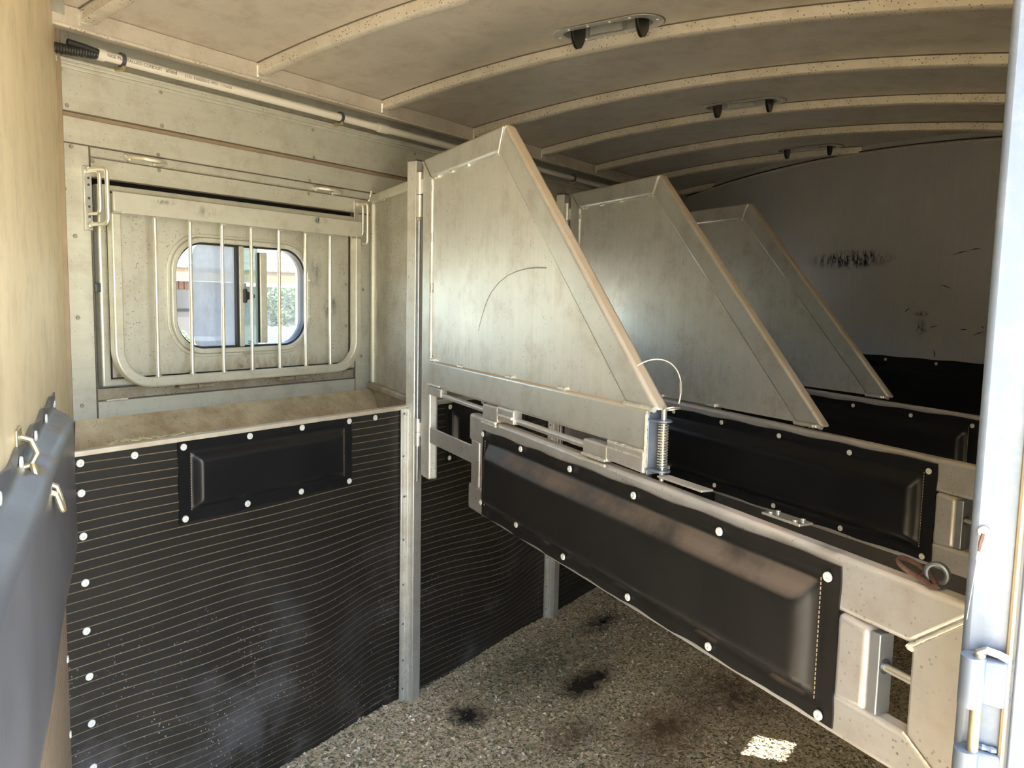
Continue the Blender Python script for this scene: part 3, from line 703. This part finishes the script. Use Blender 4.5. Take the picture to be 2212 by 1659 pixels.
def divider_first():
    r = empty('stall_divider', PP[0], RZ)
    head(r, (1.498, 1.287), True)
    bm_ = B((.150, 0, 1.197), (1.468, T, 1.286)).build('head_beam', 'alu_frame', r, .008, 3)
    w = MB(); bead(w, (1.466, -.0005, 1.275), (1.466, -.0005, 1.165), .004, .004); bead(w, (1.326, -.001, 1.196), (1.466, -.001, 1.196), .0045, .0035); bead(w, (1.326, -.003, 1.184), (1.466, -.003, 1.184), .004, .0035)
    bead(w, (.745, -.001, 1.197), (.85, -.001, 1.197), .004, .0035); bead(w, (.165, -.001, 1.205), (.27, -.001, 1.205), .004, .0035); bead(w, (1.468, .004, 1.288), (1.468, T-.004, 1.289), .005, .004)
    w.build('weld_bead', 'alu_weld', r, kind='stuff')
    B((1.466, .001, 1.150), (1.4705, T-.001, 1.290)).build('end_cap', 'jamb', r, .002)
    # long hinge rod and its knuckles
    MB().cyl((.26, .012, 1.176), (1.40, .012, 1.166), .0085).build('hinge_rod', 'alu_lower', r)
    k0 = 'alu_weld'
    B((.165, -.002, 1.168), (.285, .026, 1.198)).build('knuckle', 'alu_lower', r, .004)
    B((.643, -.004, 1.150), (.745, .026, 1.196)).build('knuckle', 'alu_lower', r, .004)
    B((.748, -.004, 1.160), (.850, .026, 1.198)).build('knuckle', 'alu_lower', r, .004)
    B((1.222, -.004, 1.148), (1.325, .026, 1.186)).build('knuckle', 'alu_lower', r, .004)
    MB().prism([(1.327, 1.198), (1.466, 1.198), (1.466, 1.152), (1.327, 1.155)], -.006, .024).build('knuckle', 'alu_lower', r, .004)
    w = MB()
    for a, b_, z in ((.645, .743, 1.150), (.75, .848, 1.178), (1.224, 1.323, 1.152), (1.224, 1.323, 1.140), (.645, .743, 1.142)): bead(w, (a, -.006, z), (b_, -.006, z), .004, .0035)
    w.build('weld_bead', 'alu_weld', r, kind='stuff')
    B((.16, .006, .997), (.555, .014, 1.052)).build('stub_bar', 'alu_lower', r, .002)
    lower_frame(r, .547, True)
    # spring pin
    sp = empty('spring_pin'); sp.parent = r
    yc = T*.55; X0 = 1.497
    for z in (1.262, 1.160):
        mb = MB(); pts = [(1.468, z), (1.468, z)]
        vs = []; n = 14; poly = [(1.468, yc-.020)]+[(X0+.017*cos(a), yc+.017*sin(a)) for a in np.linspace(-pi/2, pi/2, n)]+[(1.468, yc+.020)]
        m_ = len(poly); vs = [(p[0], p[1], z) for p in poly]+[(p[0], p[1], z+.0045) for p in poly]
        mb.add(vs, [tuple(range(m_))[::-1], tuple(range(m_, 2*m_))]+[(i, (i+1) % m_, (i+1) % m_+m_, i+m_) for i in range(m_)]).build('pin_bracket', 'jamb', sp, .001)
    MB().cyl((X0, yc, 1.142), (X0, yc, 1.292), .0055, 16).build('pin', 'steel', sp)
    hel = [(X0+.0095*cos(t), yc+.0095*sin(t), 1.166+(1.260-1.166)*t/(2*pi*17)) for t in np.linspace(0, 2*pi*17, 17*14)]
    MB().tube(hel, .0014, 6).build('spring', 'steel', sp)
    rg = []
    for i in range(60):
        t = 2*pi*i/30; rg.append((X0+.006+.019*cos(t)*.9, yc+.012+.019*sin(t), 1.288+.005*cos(t)+.0012*i/30))
    MB().tube(rg, .0012, 6).build('split_ring', 'steel', sp)
    cb = []
    P0_, P1_, P2_, P3_ = Vector((1.408, -.001+.012, 1.368)), Vector((1.43, .06, 1.405)), Vector((1.50, .075, 1.375)), Vector((X0+.012, yc+.026, 1.300))
    for i in range(24):
        t = i/23; cb.append(P0_*(1-t)**3+P1_*3*t*(1-t)**2+P2_*3*t*t*(1-t)+P3_*t**3)
    MB().tube(cb, .0013, 6).build('lanyard_cable', 'pvc', sp)
    MB().cyl(cb[18], cb[21], .0028, 8).build('cable_crimp', 'steel', sp)
    MB().disc((1.408, .012, 1.362), .0065, (1, 0, .8), .003, 12).build('cable_eyelet', 'rust', sp)
    # plates on the top rail
    mb = B((1.500, .006, 1.1505), (1.640, .034, 1.1545)); mb.build('strike_plate', 'alu_lower', r, .001)
    MB().box((1.80, .004, 1.1505), (1.885, .034, 1.1545)).cyl((1.815, .010, 1.1545), (1.815, .010, 1.158), .004, 8).cyl((1.87, .010, 1.1545), (1.87, .010, 1.158), .004, 8).cyl((1.87, .027, 1.1545), (1.87, .027, 1.158), .004, 8).cyl((1.815, .027, 1.1545), (1.815, .027, 1.158), .004, 8).build('slotted_plate', 'steel', r, .0008)
    # grease-pencil like curved scratch on the panel
    q = [(.997, 1.582), (.94, 1.584), (.886, 1.583), (.825, 1.577), (.771, 1.567), (.715, 1.549), (.663, 1.522), (.63, 1.494), (.605, 1.461), (.585, 1.43), (.572, 1.405)]
    MB().tube([(a, .0098, z) for a, z in q], .0012, 5, rad=[.002, .0026, .002, .0014, .0012, .0012, .0012, .0012, .0012, .001, .0008]).build('scratch', plain('scratch_grey', (.25, .25, .24), .6), r)
    return r
d1 = divider_first(); tag(d1, 'nearest stall divider with hinged sloping head panel, spring pin and dusty black pad', 'divider', 'slant stall dividers')
def divider_plain():
    r = empty('stall_divider', PP[1], RZ)
    head(r, (1.605, 1.150), False); lower_frame(r, .150, False); return r
dA = divider_plain(); tag(dA, 'middle stall divider with sloping head panel welded to its padded lower frame', 'divider', 'slant stall dividers')
dB = copy_tree(dA); dB.location = PP[2]; tag(dB, 'farthest stall divider, half hidden, before the dark bulkhead', 'divider', 'slant stall dividers')

# --- ring bolt and rusty snap on top of the nearest divider, near the jamb
X1 = frame(PP[0])
def loc3(u, y, z): return X1 @ Vector((u, y, z))
rb = empty('ring_bolt', loc3(2.118, .018, 1.130), RZ); rb.scale = (.8, .8, .8); tag(rb, 'dark steel ring standing on the nearest divider rail by the jamb', 'ring')
MB().tube([(.0+.016*cos(t), .010*cos(t)*.5, .020+.017*sin(t)) for t in np.linspace(-1.9, 4.0, 26)], .0052, 10, rad=[.004]+[.0052]*24+[.004]).build('ring', 'dark_steel', rb)
B((-.015, -.012, 0), (.015, .012, .004)).build('ring_base', 'dark_steel', rb, .001)
sn = empty('bull_snap', loc3(2.098, .018, 1.132), RZ); sn.scale = (.42, 1.1, 1.0); tag(sn, 'rusty snap hook with open loop lying against the dark steel ring', 'snap hook')
MB().tube([(-.050+.040*cos(t), .004+.020*sin(t), .010+.010*cos(t+2.6)) for t in np.linspace(0, 2*pi, 30)[:-1]], .0036, 8, closed=True).build('loop', 'rust', sn)
MB().tube([(-.012, .004, .004), (.012, .008, .010), (.030, .0, .006), (.058, -.006, .002), (.070, -.010, .001), (.060, -.016, .001), (.03, -.012, .004), (-.008, -.006, .004)], .004, 8, closed=True).build('hook', 'rust', sn)

# --- grille over the window
gr = empty('window_grille', (0, 2.42, 1.2)); tag(gr, 'barred aluminium window guard with flat top plate and rounded bottom corners', 'window guard')
def G(mb, n, m_, **k): o = mb.build(n, m_, gr, **k); o.location.z = -1.2; return o
G(B((1.357, -.008, 1.7385), (2.392, .002, 1.801)), 'top_plate', 'alu_plate', bevel=.002)
G(B((1.83, -.0095, 1.739), (1.912, -.008, 1.757)), 'label_plate', 'alu_wall', bevel=.0005)
pth = [(1.365, .008, 1.737)]
for i in range(11):
    a = pi+pi/2*i/10; pth.append((1.475+.11*cos(a), .008, 1.325+.11*sin(a)-.0))
for i in range(11):
    a = 1.5*pi+pi/2*i/10; pth.append((2.265+.11*cos(a), .008, 1.325+.11*sin(a)))
pth.append((2.375, .008, 1.737))
G(MB().tube(pth, .0155, square=(0, 1, 0)), 'frame_tube', 'alu_wall', bevel=.005, seg=3, ang=50)
br = None
for x in (1.497, 1.621, 1.743, 1.862, 1.984, 2.108, 2.232):
    if br is None: br = G(MB().cyl((0, .006, 1.226), (0, .006, 1.738), .0062, 12), 'bar', 'rod'); br.location.x = x
    else: q = br.copy(); COL.objects.link(q); q.location.x = x
w = MB()
for x in (1.497, 1.621, 1.743, 1.862, 1.984, 2.108, 2.232):
    w.tube([(x-.010, -.001, 1.7365), (x, -.002, 1.735), (x+.010, -.001, 1.7365)], .004, 6); w.tube([(x-.010, .004, 1.2325), (x, .003, 1.234), (x+.010, .004, 1.2325)], .003, 6)
bead(w, (1.352, -.009, 1.738), (1.385, -.009, 1.738), .004); bead(w, (2.36, -.009, 1.738), (2.388, -.009, 1.738), .004)
G(w, 'weld_bead', 'alu_weld', kind='stuff')
for x in (1.62, 1.72, 2.04, 2.14): G(B((x-.012, .02, 1.200), (x+.012, .072, 1.212)), 'stand_off', 'alu_wall', bevel=.002)

# --- latch brackets each side of the window
def latch(loc, mir, label):
    r = empty('latch_bracket', loc); tag(r, label, 'bracket', 'latch brackets beside the window guard'); s = mir
    pb = B((-.022, -.010, -.096), (.003, -.0012, .096)).build('base_plate', 'alu_post', r, .002)
    if s > 0:
        for z in (.06, .04, .0, -.025, -.055): MB().disc((-.008, -.010, z), .004, (0, -1, 0), .0015, 10).build('bolt_hole', 'dark_steel', pb)
    def U(y, zt, zb, rr=.0062):
        p = [(-.008, -.010, zt)]
        for i in range(6): a = pi/2*i/5; p.append((-.004*(1-sin(a)), y+.014-.014*sin(a), zt-.014+.014*cos(a)))
        for i in range(6): a = pi/2*i/5; p.append((.0-.002*sin(a), y+.014-.014*cos(a), zb+.014-.014*sin(a)))
        p.append((-.008, -.010, zb)); return MB().tube(p, rr, 10)
    U(-.100, .084, -.078).build('rod_loop', 'rod', r); U(-.058, .080, -.046, .0055).build('rod_loop', 'rod', r)
    w = MB(); bead(w, (-.012, -.012, .09), (-.002, -.014, .076), .008, .006); bead(w, (-.012, -.012, -.085), (-.002, -.014, -.072), .008, .006)
    w.build('weld_bead', 'alu_weld', r, kind='stuff'); return r
latch((1.332, WY, 1.780), 1, 'double rod latch bracket at the upper left of the window guard')
r = latch((2.450, WY, 1.797), -1, 'double rod latch bracket at the upper right of the window guard'); r.scale = (1, .62, 1.0)
# --- tie rings above window
def tie(x, z, label):
    r = empty('tie_ring', (x, WY, z)); tag(r, label, 'tie ring', 'tie rings over the window')
    p = [(0, .0, .004), (.012, -.020, .003), (.04, -.046, .0), (.075, -.058, -.003), (.100, -.052, -.004), (.112, -.036, -.004), (.106, -.016, -.004), (.098, .0, -.005)]
    q = []
    for i in range(len(p)-1):
        for k in range(4): q.append(Vector(p[i]).lerp(Vector(p[i+1]), k/4))
    q.append(Vector(p[-1])); MB().tube(q, .0062, 10).build('bent_rod', 'rod', r)
    w = MB(); bead(w, (-.008, -.001, .008), (.010, -.003, -.004), .009, .006); bead(w, (.088, .001, -.008), (.108, .0, -.006), .008, .006); w.build('weld_bead', 'alu_weld', r, kind='stuff')
tie(1.452, 1.918, 'bent rod tie ring above the left half of the window'); tie(2.215, 1.916, 'bent rod tie ring above the right end of the window')

# --- conduit
cn = empty('conduit', (1.2, 2.45, 2.2)); tag(cn, 'pale plastic conduit pipe with black corrugated hose end, under the roof rail', 'pipe')
def Cn(mb, n, mt, **k): o = mb.build(n, mt, cn, **k); o.location = (-1.2, -2.45, -2.2); return o
Cn(MB().cyl((1.35, 2.45, 2.200), (5.9, 2.45, 2.200), .0145, 18), 'pipe', 'pvc')
Cn(MB().cyl((1.338, 2.45, 2.200), (1.362, 2.45, 2.200), .018, 18), 'coupling', 'pvc')
Cn(MB().cyl((2.52, 2.45, 2.200), (2.575, 2.45, 2.200), .0185, 18), 'coupling', 'pvc')
hp = [(1.18+.16*i/40, 2.45, 2.186+.012*(i/40)**1.5) for i in range(41)]
Cn(MB().tube(hp, .013, 14, rad=[.0155 if i % 2 else .0125 for i in range(41)]), 'corrugated_hose', 'hose')
Cn(MB().tube([(1.25, 2.44, 2.210), (1.30, 2.438, 2.207), (1.338, 2.44, 2.203)], .009, 8), 'corrugated_hose', 'hose')
for x in (1.416, 2.309, 3.2, 4.1):
    mb = MB().tube([(x, 2.45+.0175*cos(a), 2.200+.0175*sin(a)) for a in np.linspace(1.0, 5.3, 18)], .0045, square=(1, 0, 0))
    Cn(mb, 'clamp', 'dark_steel'); Cn(MB().disc((x, 2.436, 2.176), .005, (0, -1, 0), .006, 8).box((x-.004, 2.436, 2.170), (x+.004, 2.482, 2.182)), 'clamp_screw', 'zinc')
def text_mesh(s, size, mat, parent, loc, rot, name='printed_text', spacing=1.0):
    cu = bpy.data.curves.new(name, 'FONT'); cu.body = s; cu.size = size; cu.space_character = spacing; cu.extrude = .0002
    o = bpy.data.objects.new(name, cu); COL.objects.link(o); dg = bpy.context.evaluated_depsgraph_get()
    me = bpy.data.meshes.new_from_object(o.evaluated_get(dg)); bpy.data.objects.remove(o); me.materials.clear(); me.materials.append(M[mat])
    q = bpy.data.objects.new(name, me); COL.objects.link(q); q.parent = parent; q.location = loc; q.rotation_euler = rot; return q
for s, x, sz in (('NGE PLAST', 1.364, .013), ('ALLIED CONDUIT', 1.432, .013), ('allied', 1.553, .018), ('2125  02050Z015  PPC1  11/16/13', 1.62, .012)):
    text_mesh(s, sz, 'ink', cn, (x-1.2, -.0150, -.0045), (radians(90), 0, 0), spacing=1.05)

# --- roof vents
def vent():
    r = empty('roof_vent', (0, 0, 0)); a = .19; b_ = .062
    def stad(L, R, n=12):
        p = []
        for i in range(n+1): t = -pi/2+pi*i/n; p.append((L-R+R*cos(t), R*sin(t)))
        for i in range(n+1): t = pi/2+pi*i/n; p.append((-(L-R)+R*cos(t), R*sin(t)))
        return p
    def slab(outer, inner, z0, z1):
        n = len(outer); mb = MB()
        vs = [(p[1], p[0], z0) for p in outer]+[(p[1], p[0], z0) for p in inner]+[(p[1], p[0], z1) for p in outer]+[(p[1], p[0], z1) for p in inner]; fs = []
        for i in range(n):
            j = (i+1) % n; fs += [(i, j, n+j, n+i), (2*n+i, 3*n+i, 3*n+j, 2*n+j), (i, 2*n+i, 2*n+j, j), (n+i, n+j, 3*n+j, 3*n+i)]
        return mb.add(vs, fs)
    slab(stad(.195, .070), stad(.160, .044), -.004, .002).build('flange', 'alu_post', r, .0015)
    slab(stad(.199, .0735), stad(.19, .065), -.0015, .002).build('sealant', 'joint', r)
    slab(stad(.162, .046), stad(.158, .042), -.003, .045).build('recess_wall', 'alu_post', r)
    st = stad(.160, .044); MB().add([(p[1], p[0], .044) for p in st], [tuple(range(len(st)))]).build('recess_top', 'dark_steel', r)  # dark material on top paints in the shade of the recess
    for y in (-.125, .110):
        fin = [(-.042+.084*t, -.048*max(0, 1-((t-.5)/.5)**2)**.8-.001) for t in np.linspace(0, 1, 15)]
        poly = [(-.042, .04)]+fin+[(.042, .04)]
        mb = MB().prism(poly, y-.006, y-.002); mb.prism(poly, y+.002, y+.006); mb.build('pivot_arm', 'plastic', r)
    B((.0, -.055, -.012), (.004, .06, .014)).build('handle_plate', 'alu_post', r, .001)
    B((-.004, -.060, -.014), (.012, -.056, .035)).build('handle_side', 'steel', r); B((-.004, .060, -.014), (.012, .064, .035)).build('handle_side', 'steel', r)
    B((-.025, -.055, .014), (-.002, .06, .030)).build('vent_slot', 'black', r)
    f = None
    for p in [(-.058, -.11), (-.058, -.04), (-.058, .04), (-.058, .11), (.058, -.11), (.058, -.04), (.058, .04), (.058, .11), (0, .178), (0, -.178)]:
        if f is None: f = MB().disc((0, 0, 0), .0055, (0, 0, -1), .003, 10).build('rivet', 'alu_wall', r, loc=(*p, -.004))
        else: q = f.copy(); COL.objects.link(q); q.location = (*p, -.004)
    return r
cuts = []
v0 = vent(); vl = ['oval recessed roof vent nearest the camera', 'oval recessed roof vent in the middle of the row', 'oval recessed roof vent nearest the dark bulkhead']
for k, (x, y) in enumerate(VENTS):
    o = v0 if k == 0 else copy_tree(v0); o.location = (x, y, zc(y)-.001); tag(o, vl[k], 'roof vent', 'roof vents')

# --- tie clip on left wall
cl = empty('tie_clip', (0, 0, 0)); cl.location = frame(PL) @ Vector((.76, 0, 1.25)); cl.rotation_euler = (0, 0, RZ); tag(cl, 'rusty eye plate with hanging snap on the left wall above the grey-black pad', 'tie clip')
B((-.030, 0, -.030), (.030, .004, .040)).build('eye_plate', 'zinc', cl, .002)
MB().tube([(.0, .004, .025), (.0, .018, .020), (.0, .026, .0), (.0, .018, -.018), (.0, .004, -.022)], .005, 8).build('eye', 'zinc', cl)
lk = [(-.005+.016*cos(t), .022+.0, -.045+.040*sin(t)) for t in np.linspace(0, 2*pi, 24)[:-1]]
MB().tube([(x, y+(.02 if z < -.05 else .0)+(-z-.02)*.25, z-.01) for x, y, z in lk], .0048, 8, closed=True).build('snap_link', 'zinc', cl)

# --- hinge on the jamb
hj = empty('door_hinge', (1.0, .07, 1.0)); tag(hj, 'welded pin hinge on the bright jamb with two barrels and steel pin', 'hinge')
def HJ(mb, n, mt, **k): o = mb.build(n, mt, hj, **k); o.location = (-1.0, -.07, -1.0); return o
for za, zb in ((1.072, 1.128), (.95, 1.022)):
    HJ(MB().cyl((.984, .068, za), (.984, .068, zb), .0125, 20), 'barrel', 'jamb', ang=50)
    HJ(B((.985, .036, za+.002), (.997, .068, zb-.002)), 'leaf', 'jamb', bevel=.004)
HJ(MB().cyl((.984, .062, .93), (.984, .062, 1.132), .0058, 12), 'pin', 'zinc')
HJ(MB().tube([(.984, .064, 1.124), (.984, .063, 1.133), (.983, .056, 1.137), (.984, .045, 1.135), (.985, .034, 1.131)], .0042, 10), 'pin_handle', 'steel')
w = MB(); bead(w, (.996, .036, 1.128), (.996, .036, 1.078), .004, .004); bead(w, (.996, .062, 1.131), (.996, .036, 1.131), .004, .004); bead(w, (.996, .040, 1.023), (.996, .062, 1.023), .004, .004)
HJ(w, 'weld_bead', 'jamb', kind='stuff')
# --- eyelet with a frayed wire
ey = empty('eyelet', (.998, .069, 1.262)); tag(ey, 'steel eyelet with rusty frayed wire on the bright jamb above the hinge', 'eyelet')
MB().disc((0, 0, 0), .0062, (-1, 0, 0), .003, 14).build('rivet', 'steel', ey)
MB().tube([(-.003, 0, -.002), (-.004, .002, -.012), (-.003, .003, -.022)], .0016, 6, rad=[.0022, .002, .0012]).build('crimp', 'rust', ey)
w = MB()
for i in range(4): w.tube([(-.003, .003, -.021), (-.004, .003+random.uniform(-.003, .003), -.030), (-.003, .004+random.uniform(-.004, .004), -.036)], .0003, 4)
w.tube([(-.002, .003, -.022), (-.002, .006, -.060), (-.002, .009, -.100)], .0004, 4); w.build('frayed_wire', 'steel', ey)

# --- bedding
def bedding():
    nx, ny = 150, 90; xs = np.linspace(.2, 5.6, nx); ys = np.linspace(0.01, 1.99, ny); vs = []
    def hh(x, y):
        return -.004+.006*sin(x*3.1+y*2)*cos(y*4.1-x)+.018*max(0, (y-1.86)/.14)*(.6+.4*sin(x*7))-.006*math.exp(-((x-2.6)**2+(y-1.1)**2)/.08)
    for y in ys:
        xa = .955+.5657*(y-1.985)+.03; xb = 5.4+.5657*(y-1.985)-.03
        for x in np.linspace(xa, xb, nx): vs.append((x, y, hh(x, y)+rng.normal()*.0012))
    fs = [(j*nx+i, j*nx+i+1, (j+1)*nx+i+1, (j+1)*nx+i) for j in range(ny-1) for i in range(nx-1)]
    bd = MB().add(vs, fs).build('wood_shavings', 'bed', ang=180); tag(bd, 'trodden wood shavings with green hay dust covering the floor', 'bedding', kind='stuff')
    V = []; Fc = []; n = 0
    K = 90000
    u = rng.random(K)
    X_ = 1.55+2.3*rng.random(K)**1.35; Y_ = .25+1.74*rng.random(K)
    for x, y in zip(X_, Y_):
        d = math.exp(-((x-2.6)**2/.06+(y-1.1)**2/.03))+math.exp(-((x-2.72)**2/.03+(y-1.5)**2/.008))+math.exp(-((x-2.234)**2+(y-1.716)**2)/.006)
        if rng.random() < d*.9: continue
        a = rng.random()*6.283; l = .002+.009*rng.random()**3; wd_ = l*(.35+.5*rng.random()); z = hh(x, y)+.001+.004*rng.random(); tz = rng.normal()*.25*l; t2 = rng.normal()*.3*l
        c, s = cos(a), sin(a)
        V += [(x-c*l, y-s*l, z-tz), (x-s*wd_, y+c*wd_, z+abs(t2)), (x+c*l, y+s*l, z+tz), (x+s*wd_, y-c*wd_, z+abs(t2)*.5)]
        Fc.append((n, n+1, n+2, n+3)); n += 4
    me = bpy.data.meshes.new('shaving_flakes'); me.from_pydata(V, [], Fc); me.materials.append(M['flake'])
    o = bpy.data.objects.new('shaving_flakes', me); COL.objects.link(o); o.parent = bd; o['kind'] = 'stuff'
    hs = MB()
    for i in range(130):
        x, y = random.uniform(2.1, 3.4), random.uniform(1.3, 1.93); a = random.uniform(-.6, .9); l = random.uniform(.012, .045)
        hs.tube([(x, y, hh(x, y)+.006), (x+cos(a)*l/2, y+sin(a)*l/2, hh(x, y)+.010), (x+cos(a)*l, y+sin(a)*l, hh(x, y)+.006)], .0007, 4)
    hs.build('hay_stems', 'hay', bd, kind='stuff')
bedding()

# --- outside, seen through the window
M['brick'] = plain('red_brick', (.09, .042, .028), .9, 0, .3, 6); M['fascia'] = plain('tan_fascia', (.11, .07, .035), .8); M['shingle'] = plain('pale_shingle', (.085, .08, .07), .9, 0, .4, 8)
M['housewall'] = plain('pale_grey_siding', (.07, .075, .08), .8, 0, .1, 3); M['darkglass'] = plain('dark_house_window', (.03, .028, .03), .25, 0, .3, 2)
M['leaf'] = plain('green_leaf', (.035, .065, .02), .6, 0, .4, 9); M['flower'] = plain('red_flower', (.16, .03, .02), .6); M['white'] = plain('white_painted_metal', (.16, .16, .16), .5)
hs = empty('house', (8, 10, -.5)); tag(hs, 'single-storey house outside the trailer window with pale shingles', 'house')
def HS(mb, n, mt, **k): o = mb.build(n, mt, hs, **k); o.location = (-8, -10, .5); return o
HS(B((5.0, 10.2, -.5), (12, 10.4, 1.62)), 'wall', 'housewall')
HS(B((4.5, 9.85, 1.67), (12.5, 9.95, 1.84)), 'fascia', 'fascia')
HS(B((5.2, 10.12, .9), (7.2, 10.2, 1.555)), 'window', 'darkglass'); HS(B((5.1, 10.05, .84), (7.3, 10.2, .90)), 'window_sill', 'white'); HS(B((5.2, 10.10, 1.25), (7.2, 10.12, 1.29)), 'window_rail', 'black')
q0 = None
for i in range(24):
    x = 5.6+i*.085
    if q0 is None: q0 = HS(B((0, 10.05, 1.56), (.07, 10.2, 1.665)), 'brick', 'brick'); q0.location.x += x
    else: q = q0.copy(); COL.objects.link(q); q.location.x = -8+x
q0 = None
for rrow in range(7):
    for i in range(16):
        x = 5.4+i*.28+(.14 if rrow % 2 else 0)
        if q0 is None: q0 = HS(MB().add([(0, 0, 0), (.272, 0, 0), (.272, .30, .13), (0, .30, .13), (0, 0, .02), (.272, 0, .02), (.272, .30, .138), (0, .30, .138)], [(3,2,1,0),(4,5,6,7),(0,1,5,4),(1,2,6,5),(2,3,7,6),(3,0,4,7)]), 'shingle', 'shingle'); q = q0
        else: q = q0.copy(); COL.objects.link(q)
        q.location = (-8+x, -10+9.82+rrow*.25, .5+1.84+rrow*.11)
HS(MB().add([(4.5, 9.95, 1.80), (12.5, 9.95, 1.80), (12.5, 12.2, 2.85), (4.5, 12.2, 2.85)], [(0, 1, 2, 3)]), 'roof', 'shingle')
def shrub(x, y, z, s, n, label, fl=6):
    r = empty('shrub', (x, y, -.5)); tag(r, label, 'shrub', 'shrubs outside the window'); mb = MB(); f = MB()
    for i in range(n):
        d = Vector((random.gauss(0, 1), random.gauss(0, 1), random.gauss(0, 1))).normalized()*s*random.uniform(.5, 1); p = d+Vector((0, 0, z+.5))
        a = Vector((random.gauss(0, 1), random.gauss(0, 1), random.gauss(0, 1))).normalized(); b_ = a.orthogonal().normalized(); l = .035
        mb.add([p-a*l, p+b_*l*.45, p+a*l, p-b_*l*.45], [(0, 1, 2, 3)])
        if i < fl: f.add([p*1.02-a*l, p*1.02+b_*l, p*1.02+a*l, p*1.02-b_*l], [(0, 1, 2, 3)])
    mb.build('foliage', 'leaf', r, kind='stuff'); MB().cyl((0, 0, 0), (0, 0, z+.5), .02, 8).build('stem', 'hay', r)
    if fl: f.build('flowers', 'flower', r, kind='stuff')
shrub(5.9, 9.2, .82, .28, 700, 'low flowering shrub behind the left edge of the window', 14)
shrub(7.15, 8.7, 1.35, .30, 900, 'tall green shrub seen through the right window pane', 0)
shrub(7.2, 8.0, .62, .26, 900, 'low red-flowered shrub under the tall green one', 40)
ch = empty('garden_chair', (6.75, 7.75, -.5)); tag(ch, 'white garden chair standing outside before the shrubs', 'chair')
for x, y in ((-.2, -.2), (.2, -.2), (-.2, .2), (.2, .2)): B((x-.015, y-.015, 0), (x+.015, y+.015, 1.35 if y > 0 else .95)).build('leg', 'white', ch)
B((-.22, -.22, .92), (.22, .22, .95)).build('seat', 'white', ch)
for i in range(5): B((-.2+i*.09, .19, .95), (-.17+i*.09, .205, 1.45)).build('back_slat', 'white', ch)
B((-.22, .185, 1.43), (.22, .21, 1.48)).build('back_rail', 'white', ch)
